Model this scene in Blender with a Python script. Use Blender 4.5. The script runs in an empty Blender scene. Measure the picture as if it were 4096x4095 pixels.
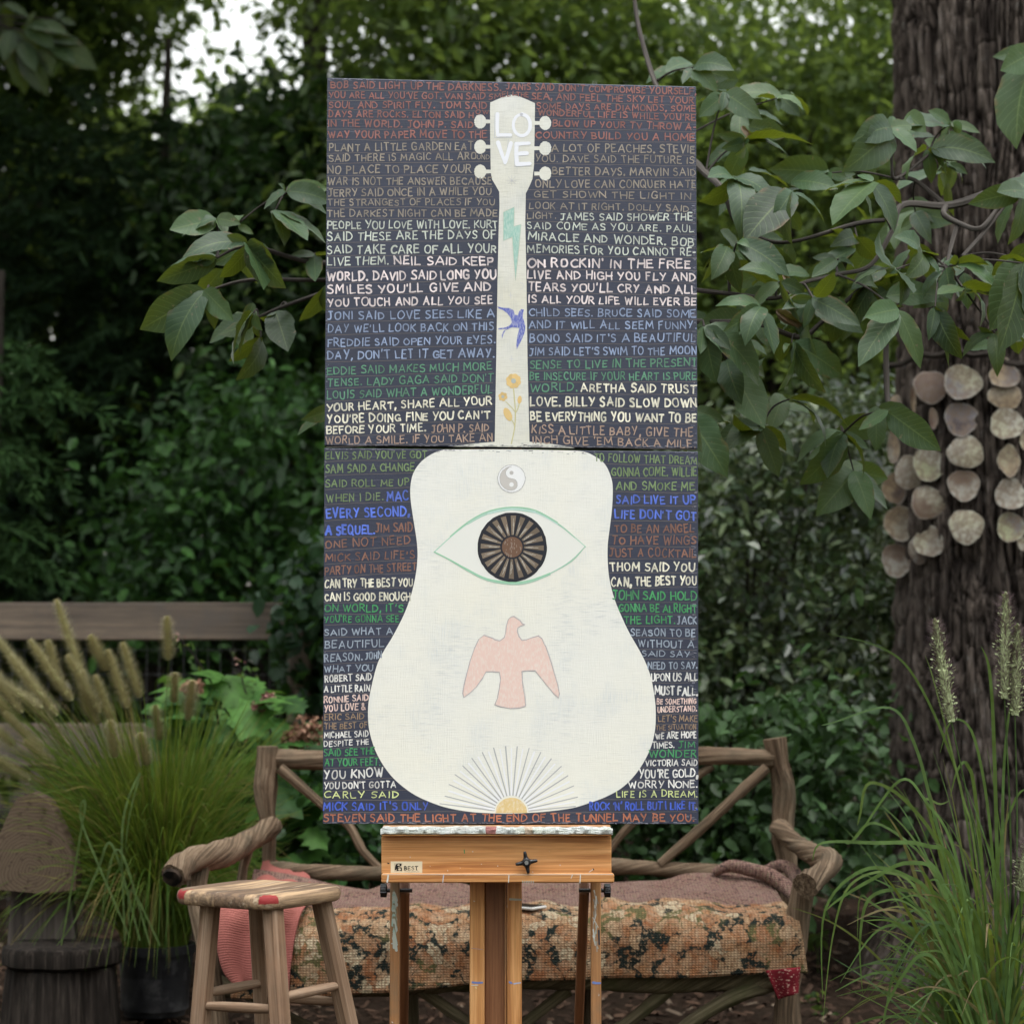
import bpy, math, random
import numpy as np
from mathutils import Vector, Matrix
from mathutils.geometry import tessellate_polygon
R = math.radians
random.seed(7); RNG = np.random.default_rng(11)
S = bpy.context.scene
COL = S.collection
# ---------------------------------------------------------------- camera, light, exposure
FPX = 8533.0; CAMY = -5.2; CAMZ = 1.14; PITCH = R(4.2)
cam = bpy.data.cameras.new('camera'); camo = bpy.data.objects.new('camera', cam); COL.objects.link(camo)
camo.location = (0, CAMY, CAMZ); camo.rotation_euler = (R(90) + PITCH, 0, 0)
cam.sensor_width = 36; cam.lens = FPX / 4096 * 36; cam.clip_start = .1; cam.clip_end = 500
cam.dof.use_dof = True; cam.dof.focus_distance = 5.2; cam.dof.aperture_fstop = 3.2
S.camera = camo
SUN_EL, SUN_AZ = 74, 24          # azimuth: degrees to the right of the camera's back
w = bpy.data.worlds.new('World'); S.world = w; w.use_nodes = True
nt = w.node_tree; bg = nt.nodes['Background']
sky = nt.nodes.new('ShaderNodeTexSky'); sky.sky_type = 'NISHITA'; sky.sun_disc = False
sky.sun_elevation = R(SUN_EL); sky.sun_rotation = R(180 - SUN_AZ); sky.dust_density = 2.0; sky.air_density = 3.0; sky.ozone_density = 3.0
hs = nt.nodes.new('ShaderNodeHueSaturation'); hs.inputs['Saturation'].default_value = .2   # thin cloud: a nearly white sky
nt.links.new(sky.outputs[0], hs.inputs['Color']); nt.links.new(hs.outputs[0], bg.inputs['Color'])
bg.inputs['Strength'].default_value = .15
sl = bpy.data.lights.new('sun', 'SUN'); slo = bpy.data.objects.new('sun', sl); COL.objects.link(slo)
sl.energy = .8; sl.angle = R(40); sl.color = (1, .97, .92)
sd = Vector((math.sin(R(SUN_AZ)) * math.cos(R(SUN_EL)), -math.cos(R(SUN_AZ)) * math.cos(R(SUN_EL)), math.sin(R(SUN_EL))))
slo.rotation_euler = sd.to_track_quat('Z', 'Y').to_euler(); slo.location = (2, -3, 8)
S.view_settings.view_transform = 'Standard'; S.view_settings.look = 'None'
S.view_settings.exposure = 1.34; S.view_settings.gamma = 1
S.render.engine = 'CYCLES'; S.cycles.use_denoising = True
S.cycles.max_bounces = 6; S.cycles.diffuse_bounces = 3; S.cycles.transparent_max_bounces = 6
# ---------------------------------------------------------------- helpers
CP, SP = math.cos(PITCH), math.sin(PITCH)
def P(px, py, Y):
    """the world point at depth Y that the photograph (4096 px) shows at px, py"""
    a = (px - 2048) / FPX; b = (2047.5 - py) / FPX
    dy = CP - b * SP; dz = SP + b * CP
    t = (Y - CAMY) / dy
    return Vector((a * t, Y, CAMZ + dz * t))
def m(px, Y): return px * (Y - CAMY) / FPX          # photo pixels to metres at depth Y
def lin(r, g, b):
    f = lambda c: (c / 255 / 12.92) if c <= 10 else (((c / 255) + .055) / 1.055) ** 2.4
    return (f(r), f(g), f(b))
def vnoise(p, seed=0):
    """value noise, p (n,3) -> (n,) in 0..1"""
    p = np.asarray(p, float); i = np.floor(p).astype(np.int64); f = p - i; f = f * f * (3 - 2 * f)
    out = np.zeros(len(p))
    for dx in (0, 1):
        for dy in (0, 1):
            for dz in (0, 1):
                h = ((i[:, 0] + dx) * 73856093 ^ (i[:, 1] + dy) * 19349663 ^ (i[:, 2] + dz) * 83492791 ^ seed * 2654435761) & 0x7fffffff
                h = (h * 1103515245 + 12345) & 0x7fffffff; h = ((h >> 13) ^ h) * 60493 & 0x7fffffff
                v = (h & 0xffff) / 65535.
                wx = f[:, 0] if dx else 1 - f[:, 0]; wy = f[:, 1] if dy else 1 - f[:, 1]; wz = f[:, 2] if dz else 1 - f[:, 2]
                out += v * wx * wy * wz
    return out
class MB:
    """collects shapes (world coordinates) for one mesh; gr = grain coordinates (length along z), col = paint colour"""
    def __init__(s): s.v = []; s.f = []; s.g = []; s.c = []; s.n = 0
    def add(s, v, f, g=None, c=None):
        v = np.asarray(v, float).reshape(-1, 3); n = len(v)
        s.v.append(v); s.g.append(v if g is None else np.asarray(g, float).reshape(-1, 3))
        if c is None: c = (1, 1, 1)
        c = np.asarray(c, float); s.c.append(np.tile(c, (n, 1)) if c.ndim == 1 else c)
        if isinstance(f, np.ndarray): s.f.append(f + s.n)
        else: s.f += [tuple(i + s.n for i in q) for q in f]
        s.n += n
    def box(s, lo, hi, axis=2, bev=0.0, c=None, off=0.0):
        lo, hi = [min(a, b) for a, b in zip(lo, hi)], [max(a, b) for a, b in zip(lo, hi)]
        s.obox(Vector([(a + b) / 2 for a, b in zip(lo, hi)]), [(b - a) for a, b in zip(lo, hi)], Matrix.Identity(3), axis, bev, c, off)
    def obox(s, ctr, size, rot, axis=2, bev=0.0, c=None, off=0.0):
        """bevelled box: 24 vertices"""
        b = min(bev, min(size) * .45); V = []; idx = {}
        h = [d / 2 for d in size]; signs = [(x, y, z) for x in (-1, 1) for y in (-1, 1) for z in (-1, 1)]
        if b <= 0:
            V = [Vector((x * h[0], y * h[1], z * h[2])) for x, y, z in signs]
            F = [(0, 1, 3, 2), (4, 6, 7, 5), (0, 4, 5, 1), (2, 3, 7, 6), (0, 2, 6, 4), (1, 5, 7, 3)]
        else:
            for sg in signs:
                for k in range(3):
                    idx[sg, k] = len(V); V.append(Vector([sg[i] * (h[i] - (0 if i == k else b)) for i in range(3)]))
            F = []
            for k in range(3):
                i, j = (k + 1) % 3, (k + 2) % 3
                for d in (-1, 1):
                    q = []
                    for u, t in ((-1, -1), (1, -1), (1, 1), (-1, 1)):
                        sg = [0, 0, 0]; sg[k] = d; sg[i] = u; sg[j] = t; q.append(idx[tuple(sg), k])
                    F.append(tuple(q) if d > 0 else tuple(q[::-1]))
            for k in range(3):
                i, j = (k + 1) % 3, (k + 2) % 3
                for u in (-1, 1):
                    for t in (-1, 1):
                        a = [0, 0, 0]; a[i] = u; a[j] = t; a0 = a[:]; a1 = a[:]; a0[k] = -1; a1[k] = 1
                        q = (idx[tuple(a0), i], idx[tuple(a1), i], idx[tuple(a1), j], idx[tuple(a0), j])
                        F.append(q if u * t > 0 else q[::-1])
            for sg in signs:
                q = (idx[sg, 0], idx[sg, 1], idx[sg, 2]); F.append(q if sg[0] * sg[1] * sg[2] > 0 else q[::-1])
        o = [0, 1, 2]; o.remove(axis)
        G = [(v[o[0]] + off, v[o[1]] + off * 1.7, v[axis] + off * 3.1) for v in V]
        s.add([ctr + rot @ v for v in V], F, G, c)
    def beam(s, a, b, wx, wy, side=(1, 0, 0), bev=.003, c=None, off=0.0):
        a, b = Vector(a), Vector(b); z = (b - a).normalized(); x = Vector(side); x = (x - z * x.dot(z)).normalized(); y = z.cross(x)
        s.obox((a + b) / 2, (wx, wy, (b - a).length), Matrix((x, y, z)).transposed(), 2, bev, c, off)
    def tube(s, path, rad, seg=14, rough=0., twist=0., caps=True, c=None, seed=0, lump=0., step=None, knots=0):
        pts = [Vector(p) for p in path]; rad = list(rad) if hasattr(rad, '__len__') else [rad] * len(pts)
        if len(pts) > 2 or step: pts, rad = smooth(pts, rad, step)
        n = len(pts); V = []; G = []; L = 0; prev = None
        for i, p in enumerate(pts):
            t = (pts[min(i + 1, n - 1)] - pts[max(i - 1, 0)]).normalized()
            if prev is None: x = t.orthogonal().normalized()
            else: x = (prev - t * prev.dot(t)).normalized()
            prev = x; y = t.cross(x)
            if i: L += (p - pts[i - 1]).length
            for k in range(seg):
                a = 2 * math.pi * k / seg; aa = a + twist * L
                V.append(p + (x * math.cos(a) + y * math.sin(a)) * rad[i]); G.append((math.cos(aa) * rad[i] + seed, math.sin(aa) * rad[i], L + seed * 1.3))
        V = np.array(V); G = np.array(G)
        if rough or lump:
            ctr = np.repeat(np.array([tuple(p) for p in pts]), seg, 0); d = V - ctr
            rr = np.linalg.norm(d, axis=1).mean()
            k = 1 + lump * (vnoise(np.c_[V * .9 / max(rr, .01) * .25 + seed], 3) - .5)
            q = vnoise(np.c_[G[:, :2] * (2.2 / rr), G[:, 2] * 5], 5 + seed) * .6 + vnoise(np.c_[G[:, :2] * (5.5 / rr), G[:, 2] * 9], 6 + seed) * .5 - .55
            kb = np.zeros(len(V)); rs = np.random.default_rng(100 + seed)
            for _ in range(knots):
                j = rs.integers(seg, len(V) - seg); kr = rr * rs.uniform(.35, .7); e = np.exp(-(np.linalg.norm(V - V[j], axis=1) / kr) ** 2); kb += rs.uniform(.18, .42) * e - .25 * e ** 6
            V = ctr + d * (k + rough * 2 * q + kb)[:, None]
        F = [(i * seg + k, i * seg + (k + 1) % seg, (i + 1) * seg + (k + 1) % seg, (i + 1) * seg + k) for i in range(n - 1) for k in range(seg)]
        if caps: F += [tuple(range(seg))[::-1], tuple((n - 1) * seg + k for k in range(seg))]
        s.add(V, F, G, c)
    def ribbon(s, path, wid, nrm=(0, -1, 0), c=None, sm=True):
        pts = [Vector(p) for p in path]
        wid = list(wid) if hasattr(wid, '__len__') else [wid] * len(pts)
        if sm and len(pts) > 2: pts, wid = smooth(pts, wid)
        n = len(pts); V = []; nv = Vector(nrm); G = []
        for i, p in enumerate(pts):
            t = (pts[min(i + 1, n - 1)] - pts[max(i - 1, 0)]); sd_ = t.cross(nv)
            if sd_.length < 1e-9: sd_ = Vector((1, 0, 0))
            sd_.normalize(); V += [p - sd_ * wid[i] / 2, p + sd_ * wid[i] / 2]; G += [(-1, i / n, 0), (1, i / n, 0)]
        s.add(V, [(2 * i, 2 * i + 1, 2 * i + 3, 2 * i + 2) for i in range(n - 1)], G, c)
    def grid(s, rows, g=None, c=None):
        """rows: 2-D array of points"""
        A = np.asarray([[tuple(p) for p in r] for r in rows], float); a, b = A.shape[:2]
        ii = np.arange(a - 1)[:, None] * b + np.arange(b - 1)[None, :]
        F = np.stack([ii, ii + 1, ii + b + 1, ii + b], -1).reshape(-1, 4)
        s.add(A.reshape(-1, 3), F, g, c)
def smooth(pts, rad, step=None):
    """Catmull-Rom through points"""
    out = []; orad = []
    n = len(pts)
    for i in range(n - 1):
        p0, p1, p2, p3 = pts[max(i - 1, 0)], pts[i], pts[i + 1], pts[min(i + 2, n - 1)]
        k = 6 if not step else max(2, int((p2 - p1).length / step))
        for j in range(k):
            t = j / k
            out.append(.5 * ((2 * p1) + (p2 - p0) * t + (2 * p0 - 5 * p1 + 4 * p2 - p3) * t * t + (3 * p1 - p0 - 3 * p2 + p3) * t ** 3))
            orad.append(rad[i] * (1 - t) + rad[i + 1] * t)
    out.append(pts[-1]); orad.append(rad[-1]); return out, orad
ORG = {}
def props(o, label=None, cat=None, group=None, kind=None):
    if label: o['label'] = label
    if cat: o['category'] = cat
    if group: o['group'] = group
    if kind: o['kind'] = kind
    return o
def thing(name, label, cat, loc, group=None):
    o = bpy.data.objects.new(name, None); COL.objects.link(o); o.location = loc; o.empty_display_size = .1
    ORG[o.name] = Vector(loc); return props(o, label, cat, group)
def obj(name, mb, mat, parent=None, loc=None, sm=True, label=None):
    org = ORG[parent.name] if parent else Vector(loc or (0, 0, 0))
    V = np.concatenate(mb.v) - np.array(tuple(org)); me = bpy.data.meshes.new(name)
    if mb.f and isinstance(mb.f[0], np.ndarray) and all(isinstance(q, np.ndarray) for q in mb.f):
        F = np.concatenate(mb.f); k = F.shape[1]
        me.vertices.add(len(V)); me.vertices.foreach_set('co', V.astype(np.float32).ravel())
        me.loops.add(F.size); me.loops.foreach_set('vertex_index', F.astype(np.int32).ravel())
        me.polygons.add(len(F)); me.polygons.foreach_set('loop_start', np.arange(0, F.size, k, dtype=np.int32))
        me.update(calc_edges=True)
    else:
        fs = []
        for q in mb.f:
            if isinstance(q, np.ndarray): fs += q.tolist()
            else: fs.append(q)
        me.from_pydata(V.tolist(), [], fs)
    at = me.attributes.new('gr', 'FLOAT_VECTOR', 'POINT'); at.data.foreach_set('vector', np.concatenate(mb.g).astype(np.float32).ravel())
    ac = me.attributes.new('pc', 'FLOAT_COLOR', 'POINT')
    ac.data.foreach_set('color', np.c_[np.concatenate(mb.c), np.ones(len(V))].astype(np.float32).ravel())
    for mt in (mat if isinstance(mat, list) else [mat]): me.materials.append(mt)
    me.polygons.foreach_set('use_smooth', [sm] * len(me.polygons)); me.update()
    if sm: me.set_sharp_from_angle(angle=R(42))
    o = bpy.data.objects.new(name, me); COL.objects.link(o)
    if parent: o.parent = parent; ORG[o.name] = org
    else: o.location = org; ORG[o.name] = org
    if label: o['label'] = label
    return o
# ---------------------------------------------------------------- materials
class NT:
    def __init__(s, name):
        s.m = bpy.data.materials.new(name); s.m.use_nodes = True; s.t = s.m.node_tree; s.b = s.t.nodes['Principled BSDF']
    def n(s, ty, **kw):
        o = s.t.nodes.new('ShaderNode' + ty)
        for k, v in kw.items():
            if hasattr(o, k): setattr(o, k, v)
            else: s.put(o.inputs[k.replace('_', ' ')], v)
        return o
    def put(s, sock, v):
        if hasattr(v, 'node'): s.t.links.new(v, sock)
        else:
            if isinstance(v, tuple) and len(v) == 3 and sock.type == 'RGBA': v = (*v, 1)
            sock.default_value = v
    def attr(s, a): return s.n('Attribute', attribute_name=a).outputs
    def noise(s, co, sc, det=4, rough=.55, scale3=None, dist=0.):
        if scale3:
            mp = s.n('Mapping'); s.put(mp.inputs['Vector'], co); mp.inputs['Scale'].default_value = scale3; co = mp.outputs[0]
        o = s.n('TexNoise'); s.put(o.inputs['Vector'], co); o.inputs['Scale'].default_value = sc; o.inputs['Detail'].default_value = det
        o.inputs['Roughness'].default_value = rough; o.inputs['Distortion'].default_value = dist; return o.outputs[0]
    def ramp(s, f, *st, interp='LINEAR'):
        o = s.n('ValToRGB'); s.put(o.inputs[0], f); e = o.color_ramp.elements; o.color_ramp.interpolation = interp
        while len(e) < len(st): e.new(.5)
        for el, (p, c) in zip(e, st):
            el.position = p; el.color = (*c, 1) if isinstance(c, tuple) else (c, c, c, 1)
        return o.outputs[0]
    def mix(s, f, a, b, mode='MIX'):
        o = s.n('Mix', data_type='RGBA', blend_type=mode); s.put(o.inputs[0], f); s.put(o.inputs[6], a); s.put(o.inputs[7], b); return o.outputs[2]
    def math(s, op, a, b=0., c=0.):
        o = s.n('Math', operation=op); s.put(o.inputs[0], a); s.put(o.inputs[1], b); s.put(o.inputs[2], c); return o.outputs[0]
    def sep(s, v): o = s.n('SeparateXYZ'); s.put(o.inputs[0], v); return o.outputs
    def obj(s): return s.n('TexCoord').outputs['Object']
    def bump(s, h, st=.3, d=.01):
        o = s.n('Bump'); s.put(o.inputs['Height'], h); o.inputs['Strength'].default_value = st; o.inputs['Distance'].default_value = d
        s.put(s.b.inputs['Normal'], o.outputs[0])
    def done(s, c=None, rough=.6, spec=.5, metal=0.):
        if c is not None: s.put(s.b.inputs['Base Color'], c)
        s.put(s.b.inputs['Roughness'], rough); s.put(s.b.inputs['Specular IOR Level'], spec); s.put(s.b.inputs['Metallic'], metal); return s.m
def plain(name, c, rough=.6, spec=.5, metal=0., var=.25, sc=20):
    n = NT(name); nz = n.noise(n.obj(), sc, 5)
    col = n.mix(nz, tuple(x * (1 - var) for x in c), tuple(min(1, x * (1 + var)) for x in c))
    n.bump(nz, .1, .003); return n.done(col, rough, spec, metal)
def wood(name, dark, mid, light, sc=1., rough=.55, bump=.25, stain=None, paint=None, spec=.12, fine=110):
    n = NT(name); g = n.attr('gr')[1]
    warp = n.noise(g, 3.2, 2)
    a = n.noise(g, 1, 5, .62, (sc * 60, sc * 60, sc * 2.2), .6)
    b = n.noise(g, 1, 3, .6, (fine * 3, fine * 3, 7))
    c = n.ramp(a, (.34, dark), (.48, mid), (.64, light))
    c = n.mix(n.ramp(b, (.42, 0.), (.62, .45)), c, dark, 'MIX')
    c = n.mix(.22, c, n.ramp(warp, (.3, dark), (.7, light)))
    if stain: c = n.mix(n.ramp(n.noise(g, 7, 4, .6), (.5, 0.), (.68, .75)), c, stain)
    if paint:   # splashes of old paint: (colour, scale, threshold)
        for k, (pc, psc, th) in enumerate(paint):
            mp = n.n('Mapping'); n.put(mp.inputs['Vector'], g); mp.inputs['Location'].default_value = (k * 3.7, k * 1.9, k * 5.3)
            c = n.mix(n.ramp(n.noise(mp.outputs[0], psc, 3, .6), (th, 0.), (th + .03, .9)), c, pc)
    n.bump(n.math('ADD', a, n.math('MULTIPLY', b, .6)), bump, .004)
    return n.done(c, rough, spec)
# ---------------------------------------------------------------- the ground
M_mulch = (lambda n: (lambda nz, vz: (n.bump(n.math('ADD', nz, vz), 1., .03), n.done(n.mix(n.ramp(n.noise(n.obj(), 6, 5), (.4, 0.), (.65, .6)), n.ramp(nz, (.25, (.012, .008, .006)), (.5, (.035, .023, .016)), (.75, (.075, .05, .036))), (.03, .022, .016)), .95, .04))[1])(n.noise(n.obj(), 34, 6, .7), n.noise(n.obj(), 90, 3)))(NT('mulch'))
def ax(lo, d0, d1, hi, n): return np.unique(np.r_[np.linspace(lo, d0, 14), np.linspace(d0, d1, n), np.linspace(d1, hi, 14)])
gx = ax(-60, -5, 5, 60, 180); gy = ax(-20, -1.5, 10, 90, 220)
X, Yg = np.meshgrid(gx, gy); pp = np.c_[X.ravel(), Yg.ravel(), np.zeros(X.size)]
Z = (vnoise(pp * 1.1, 1) - .5) * .06 + (vnoise(pp * 7, 2) - .5) * .03
near = np.exp(-((X.ravel()) ** 2 + (Yg.ravel()) ** 2) / 8); Z = Z * (1 - near * .8) - .012
mb = MB(); mb.grid(np.dstack([X, Yg, Z.reshape(X.shape)]))
props(obj('ground', mb, M_mulch, loc=(0, 0, 0)), 'dark brown wood mulch covering the garden floor', 'ground', kind='structure')
def gz(x, y):
    p = np.array([[x, y, 0.]]); z = (vnoise(p * 1.1, 1)[0] - .5) * .06 + (vnoise(p * 7, 2)[0] - .5) * .03
    return z * (1 - math.exp(-(x * x + y * y) / 8) * .8) - .012
M_chip = NT('bark chips'); M_chip = M_chip.done(M_chip.attr('pc')[0], .9, .06)
mb = MB()
for i in range(11000):
    x = random.uniform(-3.2, 3.2); y = random.uniform(.6, 6.0)
    z = gz(x, y) + random.uniform(0, .02); L = random.uniform(.008, .032); W = L * random.uniform(.2, .45); a = random.uniform(0, 6.28); t = random.uniform(-.5, .5)
    u = Vector((math.cos(a) * math.cos(t), math.sin(a) * math.cos(t), math.sin(t))); v = Vector((-math.sin(a), math.cos(a), random.uniform(-.4, .4)))
    k = random.random(); c = (.20, .15, .11) if k > .96 else (.09, .055, .038) if k > .6 else (.045, .028, .02)
    k = random.uniform(.45, 1.1); c = tuple(q * k for q in c); p = Vector((x, y, z)); n_ = Vector((0, 0, .004 + W * .3))
    mb.add([p - u * L - v * W * .6, p + u * L * .8 - v * W, p + u * L + v * W * .7, p - u * L * .9 + v * W, p + n_ - u * L * .7, p + n_ + u * L * .6], [(0, 1, 5, 4), (1, 2, 5), (2, 3, 4, 5), (3, 0, 4)], c=c)
props(obj('bark_chips', mb, M_chip, loc=(0, 0, 0), sm=False), 'loose bark chips scattered over the mulch', 'mulch', kind='stuff')
# ---------------------------------------------------------------- foliage
def leaf_mat(name, tint=(1, 1, 1), rough=.42, spec=.5, tr=.25, trc=(.12, .17, .02), veins=False):
    n = NT(name); c = n.attr('pc')[0]
    c = n.mix(n.ramp(n.noise(n.obj(), 30, 3), (.3, .55), (.7, 0.)), c, (0, 0, 0)) if not veins else c
    if veins:
        g = n.sep(n.attr('gr')[1]); s_ = n.math('ABSOLUTE', g[0])
        rib = n.ramp(s_, (.025, .5), (.055, 0.))
        ph = n.math('FRACT', n.math('SUBTRACT', n.math('MULTIPLY', g[1], 11.), n.math('MULTIPLY', s_, 2.2)))
        sv = n.ramp(n.math('ABSOLUTE', n.math('SUBTRACT', ph, .5)), (.03, .4), (.09, 0.))
        spots = n.ramp(n.noise(n.obj(), 55, 4, .6), (.66, 0.), (.69, .85))
        blot = n.ramp(n.noise(n.obj(), 9, 3), (.35, 0.), (.7, .35))
        c = n.mix(blot, c, (.045, .08, .04)); edge = n.math('MULTIPLY', n.ramp(s_, (.75, 0.), (1., 1.)), n.ramp(n.noise(n.obj(), 16, 3), (.55, 0.), (.64, .85))); c = n.mix(edge, c, (.12, .075, .035)); c = n.mix(sv, c, (.12, .18, .08)); c = n.mix(rib, c, (.16, .22, .08)); c = n.mix(spots, c, (.16, .13, .08))
        n.bump(n.math('SUBTRACT', n.noise(n.obj(), 40, 3), n.math('MULTIPLY', sv, .8)), .25, .004)
    n.done(c, rough, spec)
    tl = n.n('BsdfTranslucent'); n.put(tl.inputs[0], trc); ms = n.n('MixShader'); ms.inputs[0].default_value = tr
    n.t.links.new(n.b.outputs[0], ms.inputs[1]); n.t.links.new(tl.outputs[0], ms.inputs[2]); n.t.links.new(ms.outputs[0], n.t.nodes['Material Output'].inputs[0])
    return n.m
def nrm(a): return a / np.maximum(np.linalg.norm(a, axis=-1, keepdims=True), 1e-9)
def leaves(mb, pts, L, W, cols, up=.8, out=None, hang=.2, fold=.25, dirs=None):
    """one six-cornered folded leaf at each of the points"""
    n = len(pts); up_ = np.array([0, -.35, 1.])
    N = nrm(up_ * up + RNG.normal(size=(n, 3)) * .75)
    D = RNG.normal(size=(n, 3)) if dirs is None else dirs + RNG.normal(size=(n, 3)) * .3
    D = D + np.array([0, 0, -hang * 1.5]); D = nrm(D - N * (D * N).sum(1, keepdims=True)); Sd = np.cross(D, N)
    l = RNG.uniform(*L, size=(n, 1)); w_ = l * RNG.uniform(*W, size=(n, 1)) / 2
    q = lambda t, s, f: pts + D * l * t + Sd * w_ * s + N * w_ * f * fold - np.array([0, 0, 1.]) * l * hang * t * t
    V = np.stack([q(0, 0, 0), q(.3, -.9, 1), q(.68, -.85, 1), q(1, 0, 0), q(.68, .85, 1), q(.3, .9, 1)], 1).reshape(-1, 3)
    b = np.arange(n)[:, None] * 6
    F = np.concatenate([b + np.array([0, 1, 2, 3]), b + np.array([0, 3, 4, 5])])
    ci = RNG.integers(0, len(cols), n); C = np.asarray(cols)[ci] * RNG.uniform(.7, 1.3, size=(n, 1))
    mb.add(V, F, None, np.repeat(C, 6, 0))
def inpoly(x, y, poly):
    r = np.zeros(len(x), bool); n = len(poly)
    for i in range(n):
        x1, y1 = poly[i]; x2, y2 = poly[(i + 1) % n]
        c = ((y1 > y) != (y2 > y)) & (x < (x2 - x1) * (y - y1) / (y2 - y1 + 1e-9) + x1); r ^= c
    return r
def clumps(poly, Yr, n, rad, per, thin=0.):
    """points in leaf clumps inside an outline given in photo pixels, spread through the depth Yr"""
    xs = [p[0] for p in poly]; ys = [p[1] for p in poly]; out = []
    while len(out) < n:
        x = RNG.uniform(min(xs), max(xs), 50); y = RNG.uniform(min(ys), max(ys), 50); k = inpoly(x, y, poly)
        for a, b in zip(x[k], y[k]): out.append(P(a, b, RNG.uniform(*Yr)))
    pts = []
    for c in out[:n]:
        r = rad * RNG.uniform(.6, 1.35); q = RNG.normal(size=(int(per * RNG.uniform(.6, 1.3)), 3)) * np.array([r, r * .9, r * .6])
        pts.append(q + np.array(tuple(c)))
    pts = np.concatenate(pts); return pts[pts[:, 2] > .03], out[:n]
def shade_crown(mb, lo, hi, n, cols):
    """unseen crown leaves added overhead, above the frame, to shade the garden"""
    c = RNG.uniform(lo, hi, size=(n, 3)); q = np.repeat(c, 26, 0) + RNG.normal(size=(n * 26, 3)) * np.array([.38, .38, .22])
    leaves(mb, q[q[:, 2] > 1.14 + (q[:, 1] + 5.2) * .345], (.16, .28), (.45, .6), cols, up=1.3)
M_bark = wood('bark', (.010, .008, .007), (.03, .024, .02), (.065, .055, .048), .5, .9, .8)
def shrub(name, label, cat, poly, Yr, n, rad, per, L, W, cols, mat, base, group=None, trunk_r=.05, stems=8, top_box=None, **kw):
    pts, ctr = clumps(poly, Yr, n, rad, per); b = Vector((base[0], base[1], gz(*base)))
    t = thing(name, label, cat, b, group)
    mb = MB(); leaves(mb, pts, L, W, cols, **kw)
    if top_box is not None: shade_crown(mb, *top_box, cols)
    obj('crown', mb, mat, t)
    mb = MB(); top = np.mean([tuple(c) for c in ctr], 0); hi = max(c.z for c in ctr)
    mid = Vector((b.x * .7 + top[0] * .3, b.y * .5 + top[1] * .5, max(.3, top[2] * .55)))
    mb.tube([b - Vector((0, 0, .05)), (b + mid) / 2 + Vector((.04, .02, 0)), mid, Vector((top[0], top[1], min(hi * .9, top[2] + .3)))], [trunk_r * 1.2, trunk_r, trunk_r * .8, trunk_r * .25], 10, .1)
    for c in random.sample(ctr, min(stems, len(ctr))):
        s0 = b.lerp(mid, random.uniform(.3, 1.)); mb.tube([s0, s0.lerp(c, .5) + Vector((0, 0, .08)), c], [trunk_r * .45, trunk_r * .28, .004], 6)
    obj('trunk', mb, M_bark, t); return t
M_far = leaf_mat('far leaves', rough=.6, spec=.15, tr=.45, trc=(.20, .28, .05)); M_glossy = leaf_mat('glossy leaves', rough=.42, spec=.22, tr=.22, trc=(.06, .14, .02))
M_con = leaf_mat('conifer needles', rough=.7, spec=.06, tr=.15, trc=(.05, .09, .02))
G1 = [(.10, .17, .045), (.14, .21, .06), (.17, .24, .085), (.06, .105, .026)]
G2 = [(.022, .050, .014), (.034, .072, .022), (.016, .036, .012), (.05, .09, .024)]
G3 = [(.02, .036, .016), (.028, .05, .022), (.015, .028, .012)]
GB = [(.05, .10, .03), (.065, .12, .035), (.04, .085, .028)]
# far woods that close the view: a mass nobody could count
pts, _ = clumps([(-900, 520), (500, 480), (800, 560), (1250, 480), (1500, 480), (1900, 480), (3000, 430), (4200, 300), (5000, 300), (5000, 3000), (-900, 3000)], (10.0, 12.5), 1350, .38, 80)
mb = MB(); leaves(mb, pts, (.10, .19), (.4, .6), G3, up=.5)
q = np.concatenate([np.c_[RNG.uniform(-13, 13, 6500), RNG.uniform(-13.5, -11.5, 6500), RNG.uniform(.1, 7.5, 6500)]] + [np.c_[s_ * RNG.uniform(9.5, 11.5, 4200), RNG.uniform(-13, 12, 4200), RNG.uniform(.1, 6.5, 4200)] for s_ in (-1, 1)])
leaves(mb, q, (.28, .5), (.45, .65), G3, up=.3)      # unseen leaves added round the sides and behind the camera to darken shadows
props(obj('woodland', mb, M_far, loc=(0, 11, 0)), 'dim woodland closing the view behind the garden, plus unseen leaves added all round', 'woods', kind='stuff')
g_t = 'trees and tall shrubs behind the fence'
shrub('evergreen_tree', 'tall leafy evergreen tree filling the top centre behind the upper painted panel', 'tree', [(1400, 500), (1430, -350), (2500, -350), (2500, 1800), (1270, 1800)], (6.2, 8.4), 190, .30, 160, (.06, .11), (.38, .55), G1 + [(.13, .16, .10)], M_far, (.25, 7.4), g_t, .11, 14)
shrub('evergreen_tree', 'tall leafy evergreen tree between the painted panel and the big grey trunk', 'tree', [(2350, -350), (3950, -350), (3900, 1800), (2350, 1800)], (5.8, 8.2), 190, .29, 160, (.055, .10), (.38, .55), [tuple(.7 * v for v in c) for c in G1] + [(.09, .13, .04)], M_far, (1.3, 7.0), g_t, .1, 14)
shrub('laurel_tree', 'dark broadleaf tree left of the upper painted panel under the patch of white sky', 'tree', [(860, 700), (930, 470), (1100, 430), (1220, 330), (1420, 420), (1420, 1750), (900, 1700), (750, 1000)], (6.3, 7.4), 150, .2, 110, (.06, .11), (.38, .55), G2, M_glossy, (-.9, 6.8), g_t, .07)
shrub('holly_bush', 'glossy dark holly bush above the wooden fence, left of the panel join', 'shrub', [(560, 1900), (900, 1560), (1420, 1500), (1420, 2560), (420, 2560)], (4.9, 6.0), 85, .17, 75, (.05, .10), (.42, .6), [(.05, .13, .028), (.03, .08, .022), (.06, .15, .034), (.024, .055, .018), (.03, .075, .024)], M_glossy, (-1.15, 5.4), g_t, .04)
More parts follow.
